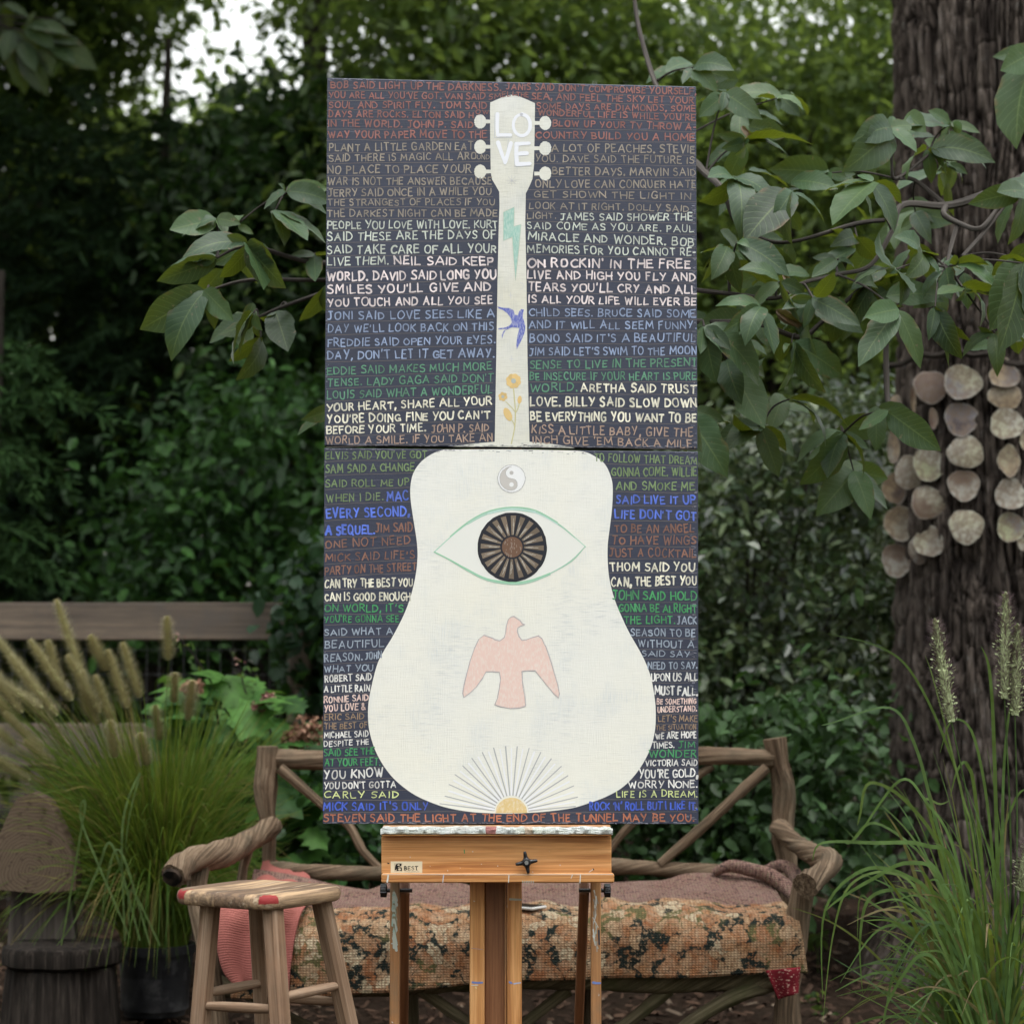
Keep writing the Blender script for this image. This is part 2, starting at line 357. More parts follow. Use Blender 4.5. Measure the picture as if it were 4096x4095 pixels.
# tree canopy hanging over the top left
shrub('canopy_tree', 'overhanging tree crown in the top left corner, speckled with sky', 'tree', [(-500, -400), (640, -400), (620, 40), (540, 130), (520, 300), (350, 420), (-500, 600)], (8.2, 9.8), 190, .24, 85, (.07, .12), (.4, .55), G2, M_far, (-4.2, 9.0), g_t, .14, 8, ((-6.5, 2.0, 5.6), (-.6, 9.8, 7.6), 280))  # last box: unseen leaves added overhead to darken the left background
shrub('canopy_tree', 'sprays of leaves hanging across the white sky at the top left of the panel', 'tree', [(880, -300), (1330, -300), (1320, 60), (1240, 200), (1180, 60), (1060, 110), (980, 100)], (8.4, 9.2), 16, .13, 45, (.07, .11), (.4, .5), G2, M_far, (-.95, 9.4), g_t, .04, 2)
def frond_tree(name, label, poly, Yr, n, L, cols, base, group, mat):
    b = Vector((base[0], base[1], gz(*base))); t = thing(name, label, 'tree', b, group); mb = MB(); st = MB()
    xs = [p[0] for p in poly]; ys = [p[1] for p in poly]; k = 0; top = 0; base = (base[0], base[1] + .9)
    while k < n:
        x, y = RNG.uniform(min(xs), max(xs)), RNG.uniform(min(ys), max(ys))
        if not inpoly(np.array([x]), np.array([y]), poly)[0]: continue
        k += 1; p = np.array(tuple(P(x, y, RNG.uniform(*Yr)))); top = max(top, p[2]); l = RNG.uniform(*L)
        az = RNG.uniform(-.5, math.pi * .5 + .6) - math.pi * .5; d = np.array([math.cos(az), -abs(math.sin(az)) * .7 - .1, RNG.uniform(-.45, .1)]); d /= np.linalg.norm(d)
        if RNG.random() < .35: d[0] *= -1
        m_ = 22; tt = np.linspace(.05, 1, m_)[:, None]; ax_ = p + d * l * tt + np.array([0, 0, -.28]) * l * tt ** 2
        sd_ = np.cross(d, [0, 0, 1.]); sd_ /= np.linalg.norm(sd_)
        for sg in (-1, 1):
            dr = d * .75 + sd_ * sg * .6 + np.array([0, 0, -.15]); leaves(mb, ax_ + RNG.normal(size=(m_, 3)) * .006, (l * .16, l * .3), (.16, .28), cols, up=1.2, dirs=np.tile(dr, (m_, 1)), hang=.12)
    st.tube([b, Vector((b.x, b.y, top * .5)), Vector((b.x + .05, b.y, top + .3))], [.09, .06, .02], 10, .1)
    obj('crown', mb, mat, t); obj('trunk', st, M_bark, t)
frond_tree('hemlock_tree', 'tall dark conifer with drooping sprays filling the left side of the photograph', [(-500, 450), (300, 330), (900, 480), (1000, 1100), (850, 1900), (700, 2500), (-500, 2600)], (6.6, 8.4), 620, (.32, .6), [(.018, .038, .016), (.026, .052, .022), (.012, .026, .012)], (-2.2, 7.9), g_t, M_con)
frond_tree('cypress_tree', 'feathery bright green conifer branches at the left edge above the fence', [(-600, 1250), (40, 1300), (190, 1500), (60, 1900), (80, 2100), (150, 2420), (-600, 2500)], (4.3, 5.0), 110, (.22, .36), [(.04, .085, .025), (.05, .10, .035), (.03, .07, .022)], (-2.5, 4.9), g_t, M_con)
t = thing('trunk_tree', 'slim dark tree trunk rising beside the white sky patch at the top', 'tree', (P(1262, 900, 7.7).x, 7.7, 0), g_t)
mb = MB(); x0 = P(1262, 900, 7.7).x; mb.tube([(x0, 7.7, -.05), (x0 + .02, 7.7, 1.5), (x0 - .02, 7.7, 3.2), (x0 + .01, 7.7, 6.4)], [.09, .08, .08, .075], 14, .08); obj('trunk', mb, M_bark, t)
# the shrub on the right behind the bench
gs = 'shrubs behind the bench'
shrub('garden_shrub', 'dense small-leaved shrub with pale new leaves left of the shell-hung trunk', 'shrub', [(2600, 1980), (2850, 1760), (3180, 1640), (3500, 1560), (3680, 1700), (3640, 2900), (3560, 3350), (2600, 3350)], (3.3, 4.6), 170, .13, 85, (.038, .07), (.45, .65), [(.06, .11, .035), (.04, .075, .028), (.11, .16, .065), (.028, .055, .02), (.035, .065, .025), (.18, .23, .12)], leaf_mat('shrub leaves', rough=.3, spec=.6, tr=.2, trc=(.16, .2, .07)), (.95, 3.9), gs, .03, 16, up=.9)
shrub('round_leaf_shrub', 'low shrub with rounder dark leaves behind the right half of the bench', 'shrub', [(2300, 3000), (3420, 2750), (3450, 3480), (2300, 3560)], (2.5, 3.1), 75, .11, 48, (.045, .075), (.55, .75), [(.05, .10, .036), (.065, .12, .048), (.036, .07, .026)], M_glossy, (.7, 2.9), gs, .02, 10, up=.7)
shrub('ivy_bank', 'ivy growing behind the left half of the bench back', 'shrub', [(1080, 3080), (1750, 3000), (2350, 3050), (2350, 3520), (1080, 3520)], (2.4, 3.0), 75, .1, 55, (.035, .06), (.6, .85), [(.035, .095, .028), (.05, .12, .038), (.028, .07, .024)], M_glossy, (-.55, 2.8), gs, .02, 8, up=.7)
shrub('fence_ivy', 'dark ivy clump over the fence end beside the panel', 'shrub', [(1130, 2260), (1420, 2200), (1450, 2760), (1200, 2800), (1180, 2550)], (3.3, 3.8), 26, .09, 45, (.05, .08), (.7, .9), [(.02, .045, .022), (.028, .058, .03)], M_glossy, (-.72, 3.7), gs, .02, 5, up=.6)
# ---------------------------------------------------------------- lobed shrub (oakleaf) with dry flower heads
def lobed(mb, p, d, n_, L, c):
    """one big lobed leaf"""
    d = Vector(d).normalized(); n_ = Vector(n_); n_ = (n_ - d * n_.dot(d)).normalized(); s_ = d.cross(n_)
    out = [(0, 0), (.08, .28), (.02, .5), (.3, .36), (.38, .62), (.55, .4), (.68, .48), (.78, .22), (1, 0)]
    pr = [out[0]] + out[1:-1]; V = [p]; 
    ring = [(a, b) for a, b in out[1:-1]] + [out[-1]] + [(a, -b) for a, b in out[1:-1]][::-1]
    V = [p + d * (L * .42)] + [p] + [p + d * L * a + s_ * L * .95 * b - n_ * L * .25 * abs(b) - Vector((0, 0, L * .2 * a * a)) for a, b in ring]
    k = len(V); mb.add(V, [(0, i, i + 1) for i in range(1, k - 1)] + [(0, k - 1, 1)], None, c)
t = thing('oakleaf_shrub', 'lobed bright green shrub between the fence and the bench post', 'shrub', (P(960, 3200, 2.9).x, 2.9, 0), gs)
mb = MB(); st = MB(); base = Vector((P(960, 3200, 2.9).x, 2.9, 0)); fl = []
for i in range(230):
    for _ in range(40):
        px, py = random.uniform(640, 1330), random.uniform(2680, 3560)
        if inpoly(np.array([px]), np.array([py]), [(640, 2760), (760, 2690), (1000, 2680), (1200, 2830), (1330, 2950), (1330, 3560), (900, 3560), (700, 3100)])[0]: break
    p = P(px, py, random.uniform(2.35, 3.2)); a = random.uniform(-1.3, 1.3); d = (math.sin(a) * .8, -random.uniform(.2, .9), random.uniform(-.6, .15))
    c = random.choice([(.085, .20, .04), (.10, .23, .05), (.06, .15, .034), (.04, .10, .028)])
    lobed(mb, p, d, (random.uniform(-.3, .3), -.4, 1), random.uniform(.1, .17), c)
    if i % 4 == 0: st.tube([base, base.lerp(p, .5) + Vector((0, 0, .12)), p], [.012, .008, .003], 6)
obj('foliage', mb, leaf_mat('lobed leaves', rough=.5, spec=.15, tr=.3, trc=(.12, .24, .03)), t); obj('stem', st, M_bark, t)
M_dry = NT('dry flower'); M_dry = M_dry.done(M_dry.attr('pc')[0], .9, .1)
for (px, py, r) in ((1235, 2920, 90), (1180, 2950, 60), (770, 2745, 45), (1030, 2830, 26), (1075, 2790, 26)):
    mb = MB(); c0 = np.array(tuple(P(px, py, 2.35))); q = nrm(RNG.normal(size=(240, 3))) * RNG.uniform(.3, 1, size=(240, 1)) * m(r, 2.35) * np.array([1, .8, .7]) + c0
    leaves(mb, q, (.012, .02), (.7, .9), [(.25, .13, .09), (.18, .09, .06), (.32, .19, .13)] if r > 30 else [(.34, .17, .16), (.2, .12, .09)], up=.3); obj('flower_head', mb, M_dry, t)
t = thing('abelia_sprig', 'thin upright sprig with tiny pink flowers above the lobed shrub', 'plant', (P(900, 3300, 2.7).x, 2.7, 0)); mb = MB(); lf = MB(); ff = MB()
for path in ([(960, 3050), (880, 2800), (790, 2640), (715, 2550)], [(1080, 3000), (1010, 2850), (970, 2720), (955, 2640)]):
    pp_ = [Vector((P(900, 3300, 2.7).x, 2.7, 0))] + [P(a, b, 2.5) for a, b in path]; mb.tube(pp_, [.006, .005, .004, .003, .002], 6)
    q = np.array([tuple(Vector(pp_[1]).lerp(Vector(pp_[-1]), k)) for k in np.linspace(0, 1, 40)]) + RNG.normal(size=(40, 3)) * .018; leaves(lf, q, (.02, .04), (.4, .5), GB)
    ff = MB(); q = np.tile(np.array(tuple(pp_[-1])), (7, 1)) + RNG.normal(size=(7, 3)) * .012; leaves(ff, q, (.009, .015), (.5, .7), [(.28, .13, .12), (.3, .18, .15)]); obj('flower', ff, M_dry, t)
obj('stem', mb, M_bark, t); obj('foliage', lf, M_far, t)
# ---------------------------------------------------------------- the big trunk on the right
TY = 3.05; TX = P(3985, 2000, TY).x
def trunk_edge(z):     # radius at height z, flaring at the root
    return .385 + .17 * math.exp(-max(z, 0) / .32) + .05 * math.exp(-max(z, 0) / 1.2)
nz_, na = 720, 800; zz = np.linspace(-.12, 4.6, nz_); th = np.linspace(0, 2 * math.pi, na, endpoint=False)
ZZ, TT = np.meshgrid(zz, th, indexing='ij'); zf, tf = ZZ.ravel(), TT.ravel(); rr = np.array([trunk_edge(z) for z in zz]); rr = np.repeat(rr, na)
cx, sy = np.cos(tf), np.sin(tf); q3 = np.c_[cx * 2.2, sy * 2.2, zf * .9]
wr = (vnoise(q3 * np.array([2.5, 2.5, 3.5]), 21) - .5) * .22
def ridg(k, zs, s): return 1 - np.abs(2 * vnoise(np.c_[cx * k + wr * k, sy * k + wr * k * .7, zf * zs], s) - 1)
b1 = ridg(21, 3.6, 31); b2 = ridg(48, 9.5, 32); b3 = vnoise(np.c_[cx * 40, sy * 40, zf * 22], 33)
lob = (vnoise(np.c_[cx * 1.6, sy * 1.6, zf * .35], 34) - .5) * .06 + .05 * np.cos(tf * 5 + 1.3) * np.exp(-np.maximum(zf, 0) / .35)
burl = .05 * np.exp(-(((tf - 4.85 + .35) / .28) ** 2 + ((zf - 4.0) / .22) ** 2))
rad_ = rr + lob + burl - .026 * b1 ** 3 * (.4 + 1.2 * vnoise(np.c_[cx * 7, sy * 7, zf * 5], 38)) - .015 * b2 ** 2.6 - .014 * ridg(9, 11., 39) ** 6 + .012 * b3
xc = TX - .0 * zf + .03 * np.exp(-np.maximum(zf, 0) / .8)
V = np.c_[xc + cx * rad_, TY + sy * rad_, zf].reshape(nz_, na, 3); V = np.concatenate([V, V[:, :1]], 1)
mb = MB(); groove = (b1 ** 2.4 * .8 + b2 ** 2.2 * .55).reshape(nz_, na); groove = np.concatenate([groove, groove[:, :1]], 1).ravel()
mb.grid(V, c=np.c_[groove, groove, groove])
n = NT('big trunk bark'); gro = n.attr('pc')[0]; o_ = n.obj()
c_ = n.ramp(n.noise(o_, 1, 5, .65, (38, 38, 9)), (.3, (.04, .031, .026)), (.55, (.135, .110, .093)), (.78, (.30, .26, .235)))
c_ = n.mix(n.ramp(n.noise(o_, 2.2, 4), (.4, 0.), (.7, .55)), c_, (.075, .06, .052)); c_ = n.mix(n.ramp(n.noise(o_, 26, 4, .7), (.6, 0.), (.72, .5)), c_, (.26, .26, .25))
c_ = n.mix(n.math('MULTIPLY', gro, .85), c_, (.014, .011, .010)); n.bump(n.noise(o_, 1, 5, .7, (60, 60, 24)), .8, .012)
t = thing('oak_tree', 'massive grey furrowed tree trunk at the right, hung with shells', 'tree', (TX, TY, 0)); obj('trunk', mb, n.done(c_, .95, .04), t)
mb = MB(); shade_crown(mb, (-.5, 2.2, 4.8), (5.5, 4.6, 6.6), 24, G1); obj('crown', mb, M_far, t)  # unseen oak leaves added above the frame for shade
def trunk_front(px, py, gap=.012):
    """point just in front of the bark seen at px, py"""
    Y = TY - .4
    for _ in range(8):
        p = P(px, py, Y); r = trunk_edge(p.z) + .02; dx = min(abs(p.x - TX), r * .985); Y = TY - math.sqrt(r * r - dx * dx) - gap
    return P(px, py, Y)
# ---------------------------------------------------------------- shells on the trunk
M_shell = NT('shell'); _c = M_shell.attr('pc')[0]; _o = M_shell.obj(); _n1 = M_shell.noise(_o, 45, 5, .65)
_c = M_shell.mix(M_shell.ramp(_n1, (.42, .75), (.6, 0.)), _c, (.11, .075, .05)); _c = M_shell.mix(M_shell.ramp(M_shell.noise(_o, 140, 3), (.55, 0.), (.66, .5)), _c, (.1, .08, .075))
M_shell.bump(_n1, .3, .004); M_shell = M_shell.done(_c, .45, .25)
CR, TAN, PUR, BRN, WHI, GRY, GRN = (.40, .385, .27), (.33, .25, .15), (.155, .14, .15), (.12, .065, .045), (.52, .50, .42), (.32, .30, .25), (.32, .33, .19)
SH = [(625, 380, 270, 260, (.19, .145, .125), BRN, 'purplish brown shell, topmost of the left strand on the trunk'), (870, 345, 300, 275, CR, PUR, 'large pale round shell at the top of the middle strand'),
 (1195, 280, 240, 225, TAN, PUR, 'cone-like upturned tan shell under the big leaf at the right'), (1200, 455, 270, 200, TAN, (.42, .36, .26), 'tan dish shell tucked under the upturned one'),
 (860, 630, 260, 270, PUR, (.05, .03, .03), 'purple shell with a dark blot and a notched side'), (1215, 665, 270, 245, CR, WHI, 'cream shell third down the right strand'),
 (895, 885, 285, 255, CR, GRY, 'greenish cream shell in the middle of the middle strand'), (1230, 955, 185, 250, (.34, .31, .2), TAN, 'narrow diamond-shaped tan shell on the right strand'),
 (615, 980, 260, 260, GRN, WHI, 'pearly green-topped shell with a ring mark'), (465, 1045, 240, 270, (.3, .27, .2), GRY, 'grey tan shell half behind the pearly green-topped one'),
 (345, 1165, 190, 250, TAN, (.05, .035, .04), 'tan shell with black scorched edges at the trunk side'), (880, 1140, 250, 245, GRY, BRN, 'white shell stained brown across the top'),
 (605, 1275, 275, 260, (.4, .37, .28), BRN, 'round beige pearly shell with one brown spot'), (1240, 1210, 240, 250, GRY, WHI, 'speckled grey white shell low on the right strand'),
 (380, 1435, 230, 280, (.32, .29, .22), TAN, 'tall oval ribbed shell at the left edge'), (900, 1460, 270, 270, CR, WHI, 'plain pale shell at the bottom of the middle strand'),
 (1245, 1465, 220, 235, GRN, PUR, 'iridescent pink and green shell at the right edge'), (610, 1575, 235, 240, GRY, CR, 'grey shell with a broken jagged top'),
 (530, 1640, 150, 220, GRY, PUR, 'small mottled shell half hidden behind the broken one'), (365, 1720, 245, 260, (.36, .34, .29), BRN, 'lowest shell, brown and white, at the bottom left'),
 (335, 850, 95, 260, TAN, GRY, 'long shell seen edge-on against the side of the trunk'), (355, 510, 100, 140, TAN, GRY, 'small edge-on shell above the single drooping leaf'),
 (490, 480, 45, 220, TAN, BRN, 'thin sliver of shell beside the purplish brown one'), (645, 625, 70, 170, (.2, .15, .11), BRN, 'curled brown shell seen from its edge'),
 (540, 790, 145, 150, TAN, BRN, 'small beige shell under the drooping leaf tip'), (1345, 800, 60, 140, TAN, CR, 'shell cut off by the right frame edge, upper'), (1335, 1590, 80, 110, CR, GRY, 'shell cut off by the right frame edge, lower')]
for i, (zx, zy, zw, zh, c1, c2, lab) in enumerate(SH):
    px, py = 3400 + zx * .5175, 1350 + zy * .5175; behind = i in (9, 18, 3)
    c = trunk_front(px, py, .016 if behind else .034 + .006 * (i % 2)); hw, hh = m(zw * .5175, c.y) / 2, m(zh * .5175, c.y) / 2
    nr, ns = 9, 40; V = []; C = []
    edge = [1 + .06 * math.sin(3 * a + i * 1.7) + .018 * math.sin(7 * a + i * 2.9) + random.uniform(-.010, .010) - (.28 if (i == 17 and 1.5 < a < 2.5) else 0) - (.2 if (i == 4 and (a < .3 or a > 6.0)) else 0) for a in [2 * math.pi * k / ns for k in range(ns)]]
    ang = i * 2.3; pt = 1.0 if i not in (2, 7) else 0
    for side in (0, 1):
        for r in range(nr + 1):
            f = r / nr
            for k in range(ns):
                a = 2 * math.pi * k / ns; e = edge[k]; x = math.cos(a); z = math.sin(a)
                if not pt: z = z * (1.0 if z < 0 else 1.15); x *= (1 - .45 * max(z, 0) ** 1.2 - (.35 * max(-z, 0) ** 2 if i == 7 else 0))
                concave = .10 * hh * (1 - f * f) * (1 if i % 3 else -1)
                y = concave + (0 if side == 0 else .0035)
                V.append((c.x + x * f * e * hw, c.y + y + .12 * hh * z * f, c.z + z * f * e * hh))
                st_ = .5 + .5 * math.sin(a - ang); st_ = max(0, st_ * 1.5 - .4 + .3 * math.sin(f * 9 + i)); st_ = min(1, st_) * (.9 if f > .15 else .5); rim = max(0, (f - .9) / .1) * .5
                C.append([.66 * v for v in [(c1[j] * (1 - st_) + c2[j] * st_) * (1 - rim) + .58 * rim * (1, .96, .85)[j] for j in range(3)]])
    F = []; o1 = (nr + 1) * ns
    for side in (0, 1):
        for r in range(nr):
            for k in range(ns):
                q = [side * o1 + r * ns + k, side * o1 + r * ns + (k + 1) % ns, side * o1 + (r + 1) * ns + (k + 1) % ns, side * o1 + (r + 1) * ns + k]; F.append(tuple(q) if side == 0 else tuple(q[::-1]))
    for k in range(ns): F.append((nr * ns + k, nr * ns + (k + 1) % ns, o1 + nr * ns + (k + 1) % ns, o1 + nr * ns + k))
    mb = MB(); mb.add(V, F, None, np.array(C))
    props(obj('shell', mb, M_shell, loc=c), lab, 'shell', 'shells hanging on the big trunk')
mb = MB(); mb.tube([trunk_front(3540 + k * 70, 1470 - 60 * math.sin(k / 8 * 3.1) + (8 if k % 2 else -8), .02) for k in range(9)], [.012] * 9, 8, .2)
props(obj('vine_hoop', mb, M_bark, loc=tuple(trunk_front(3800, 1440))), 'brown twisted vine tied round the big trunk above the shells', 'vine')
# ---------------------------------------------------------------- fence
FY = 3.6; M_fence = wood('weathered fence board', (.05, .042, .036), (.12, .095, .078), (.21, .16, .12), .35, .85, .5, (.1, .085, .075))
fx0, fx1 = P(-900, 2500, FY).x, P(1215, 2500, FY).x
t = thing('wooden_fence', 'weathered grey board fence with wire mesh behind the potted grass', 'fence', ((fx0 + fx1) / 2, FY, 0))
for py0, py1 in ((2409, 2560), (2893, 3068)):
    a, b = P(600, py0, FY).z, P(600, py1, FY).z; mb = MB(); mb.box((fx0, FY, b), (fx1, FY + .04, a), 0, .006, off=py0 * .01); obj('rail', mb, M_fence, t)
for xp in (-850, 1195):
    x = P(xp, 2500, FY).x; mb = MB(); mb.box((x - .05, FY + .042, -.1), (x + .05, FY + .14, P(0, 2420, FY).z), 2, .008, off=xp * .01); obj('post', mb, M_fence, t)
mb = MB(); k = fx0; ztop = P(0, 2480, FY).z
while k < fx1: mb.tube([(k, FY + .06, .05), (k, FY + .06, ztop)], .0011, 4, caps=False); k += .0508
for z in np.arange(.1, ztop, .1016): mb.tube([(fx0, FY + .062, z), (fx1, FY + .062, z)], .0011, 4, caps=False)
obj('wire_mesh', mb, plain('galvanised wire', (.12, .12, .125), .45, .5, .8), t)
# ---------------------------------------------------------------- young tree with big compound leaves behind the panels
M_big = leaf_mat('broad leaves', rough=.42, spec=.3, tr=.25, trc=(.16, .2, .012), veins=True)
M_twig = wood('twig', (.018, .015, .013), (.05, .043, .038), (.11, .098, .088), .8, .85, .4)
def big_leaf(mb, b, tip, wr=.44, roll=0., curl=.1, c=(.06, .11, .06), bite=0):
    b, tip = Vector(b), Vector(tip); d = tip - b; L = d.length; d.normalize()
    up = Vector((0, -1, .45)); up = (up - d * up.dot(d)).normalized(); up = Matrix.Rotation(roll, 3, d) @ up; s_ = d.cross(up)
    n = 13; V = []; G = []
    for i in range(n):
        t = i / (n - 1); wv = (t ** .6) * ((1 - t) ** .8) * 1.86; wv *= 1 - .45 * max(0, t - .8) / .2 * (t < .999); wid = L * wr * wv * .52
        if t > .995: wid = 0
        ce = b + d * L * t + up * L * curl * (t - t * t) * 1.6 + Vector((0, 0, -1)) * L * .05 * t * t
        wob = math.sin(t * 13 + roll * 20) * .03
        for s in (-1, -.5, 0, .5, 1):
            k = wid * (1 + wob * abs(s)); 
            if bite and s == bite and i in (6, 7): k *= .86
            V.append(ce + s_ * s * k + up * (abs(s) * wid * .22 - .03 * wid * (1 if abs(s) == 1 else 0)) + up * wid * .06 * math.sin(t * 22 + s * 3) * abs(s)); G.append((s, t, roll))
    mb.add(V, [(i * 5 + k, i * 5 + k + 1, (i + 1) * 5 + k + 1, (i + 1) * 5 + k) for i in range(n - 1) for k in range(4)], G, c)
def z6(x, y): return 2700 + x * .7226, y * .7226
def z7(x, y): return 2700 + x * .7764, 1100 + y * .7764
def z8(x, y): return x * .7246, y * .7246
def za(x, y): return x * .7246, 1200 + y * .7246
CL = []
def cl(z, Y, b, *tips): CL.append((z(*b), Y, [z(*t) for t in tips]))
cl(z6, .75, (100, 375), (300, 425), (240, 505), (40, 460), (330, 380))
cl(z6, .6, (270, 520), (125, 560), (130, 640), (255, 610), (400, 570), (485, 650), (300, 650))
cl(z6, .8, (565, 545), (575, 615), (712, 605), (440, 535))
cl(z6, .6, (390, 780), (255, 815), (330, 850), (625, 845), (770, 785), (540, 700), (235, 740))
cl(z6, .45, (330, 985), (130, 1105), (400, 1125), (545, 1110), (180, 970), (360, 1320))
cl(z6, .4, (650, 1065), (650, 1340), (830, 1230), (540, 1210), (380, 1320))
cl(z6, .7, (850, 960), (520, 920), (860, 1010), (950, 980), (620, 910))
cl(z6, .3, (1090, 1010), (870, 1230), (1215, 1275), (1255, 1120), (800, 1060), (1010, 960))
cl(z6, .5, (1190, 715), (920, 935), (975, 770), (1340, 835), (1310, 690))
cl(z6, .7, (1520, 690), (1400, 605), (1690, 730), (1260, 680), (1590, 715), (1480, 770))
cl(z6, .6, (1400, 830), (1725, 920), (1615, 865), (1500, 985), (1285, 985), (1775, 885), (1420, 1010))
cl(z6, .75, (1510, 905), (1590, 1010), (1620, 960), (1440, 970))
cl(z6, .35, (300, 1370), (365, 1615), (130, 1395), (200, 1540), (150, 1500))
cl(z6, .3, (340, 1345), (635, 1515), (590, 1510), (420, 1370))
cl(z6, .25, (580, 1560), (430, 1700), (695, 1775), (350, 1480), (720, 1620))
cl(z6, .45, (1010, 1320), (855, 1355), (1115, 1425), (800, 1300))
cl(z6, .4, (905, 1435), (755, 1525), (1000, 1490), (720, 1520), (760, 1420))
cl(z6, .2, (1225, 1490), (985, 1560), (1240, 1690), (1130, 1270), (1320, 1610))
cl(z6, .3, (1360, 1400), (1265, 1530), (1465, 1510), (1455, 1405), (1210, 1300))
cl(z6, .3, (1500, 1490), (1530, 1650), (1375, 1640), (1590, 1490))
cl(z6, .25, (1560, 1465), (1795, 1610), (1515, 1465), (1740, 1460))
cl(z6, .2, (765, 1650), (710, 1810), (1025, 1790), (885, 1490), (640, 1650))
cl(z6, .2, (1932, 1440), (1740, 1810), (1750, 1520), (1960, 1760))
cl(z6, .35, (1930, 1060), (1840, 1345), (1620, 1115), (1780, 1050))
cl(z6, .9, (2000, 290), (1800, 378), (1890, 800))
cl(z6, .7, (640, 1500), (560, 1400), (480, 1330), (620, 1320))
cl(z6, .8, (1330, 1180), (1470, 1260), (1250, 1260), (1420, 1340), (1560, 1220))
cl(z7, .2, (440, 170), (360, 355), (245, 280), (510, 395), (205, 150), (330, 300))
cl(z7, .3, (710, 125), (730, 395), (970, 285), (550, 165), (660, 320))
cl(z7, .12, (1145, 180), (943, 455), (1265, 468), (975, 205))
cl(z7, .2, (1340, 165), (1412, 462), (1525, 330), (1305, 330), (1480, 420))
cl(z7, .2, (150, 265), (212, 545), (432, 555), (290, 380), (130, 400))
cl(z7, .25, (600, 350), (530, 582), (778, 592), (865, 510), (560, 400))
cl(z7, .35, (270, 440), (345, 655), (462, 770), (180, 540))
cl(z7, .5, (440, 780), (535, 1030), (262, 895), (200, 860), (575, 900), (300, 700))
cl(z7, .5, (860, 810), (785, 1035), (965, 1045), (628, 955), (1000, 890), (640, 1065))
cl(z7, .45, (590, 640), (895, 770), (775, 870), (700, 640))
cl(z7, .6, (920, 1010), (725, 1225), (1010, 1250), (1095, 1195), (880, 1180))
cl(z7, .3, (1100, 700), (1372, 890), (945, 790), (1230, 850))
cl(z7, .15, (60, 720), (272, 1028), (140, 900))
cl(z7, .2, (1480, 60), (1440, 130), (1570, 260), (1350, 90))
cl(z7, .35, (1650, 300), (1660, 515), (1480, 415), (1790, 335), (1560, 260))
cl(z7, .1, (1790, -60), (1665, 385), (1830, 260))
cl(z7, .4, (1010, 60), (880, 200), (1080, 190), (960, 40), (860, 330))
cl(z8, .35, (1580, 1060), (1810, 1175), (1815, 1030), (1455, 1150), (1535, 1010), (1830, 1110))
cl(z8, .3, (1190, 1210), (1005, 1295), (935, 1255), (1240, 1300), (1330, 1230))
cl(z8, .2, (1370, 1350), (1210, 1525), (1455, 1585), (1580, 1575), (1005, 1405), (1250, 1290), (1520, 1440))
cl(z8, .35, (1190, 1420), (940, 1455), (865, 1535), (1080, 1455))
cl(z8, .35, (1520, 1160), (1700, 1315), (1570, 1350), (1800, 1330))
cl(z8, .4, (1740, 1410), (1740, 1545), (1590, 1415), (1830, 1390))
cl(z8, .2, (1140, 1605), (770, 1800), (945, 1975), (1185, 1810), (1240, 1650), (1290, 1760))
cl(z8, .5, (1310, 1240), (1210, 1210), (1400, 1290), (1340, 1190))
cl(za, .35, (1400, 70), (1290, 340), (1205, 180), (1450, 160), (1320, 300))
cl(za, .45, (1440, 210), (1300, 430), (1420, 90), (1260, 330))
cl(za, .45, (1530, 60), (1590, 270), (1480, 170), (1430, 90))
cl(za, .3, (1830, -80), (1650, 105), (1800, 60))
cl(za, .5, (1850, 590), (1640, 735), (1660, 650))
GREEN = [(.046, .092, .040), (.056, .108, .044), (.036, .074, .036), (.066, .112, .044), (.028, .058, .03), (.05, .085, .05)]
tb = Vector((P(1985, 3400, .85).x, .95, 0))
t = thing('young_tree', 'young tree with large drooping compound leaves spreading behind both sides of the panels', 'tree', tb)
lm = {0: MB(), 1: MB()}
for (bx, by), Y, tips in CL:
    b = P(bx, by, Y); side = 0 if bx < 1500 else 1
    for k, (tx, ty) in enumerate(tips):
        Yt = Y + random.uniform(-.1, .06); c = random.choice(GREEN); L = math.hypot(tx - bx, ty - by)
        f = random.uniform(.55, 1.2)
        big_leaf(lm[side], b + Vector((random.uniform(-.006, .006), random.uniform(-.02, .02), 0)), P(tx, ty, Yt), random.uniform(.46, .74) * (1.05 if L > 130 else .95), random.gauss(0, .75), random.uniform(-.05, .5), tuple(q * f for q in c), random.choice([0, 0, 0, 0, 0, 0, 1, -1]))
for (bx, by), Y, tips in CL:      # smaller leaves deeper inside the crown
    if bx < 1500 and random.random() < .5: continue
    for k in range(3):
        a = random.uniform(-.2, 3.3); q = (bx + random.gauss(0, 50), by + random.gauss(0, 40)); L = random.uniform(110, 230); Y2 = Y + random.uniform(.12, .35)
        big_leaf(lm[0 if bx < 1500 else 1], P(*q, Y2), P(q[0] + math.cos(a) * L, q[1] + math.sin(a) * L * .8, Y2 + random.uniform(-.1, .1)), random.uniform(.56, .7), random.gauss(0, .6), .15, tuple(v * .9 for v in random.choice(GREEN)))
obj('foliage', lm[0], M_big, t); obj('foliage', lm[1], M_big, t)
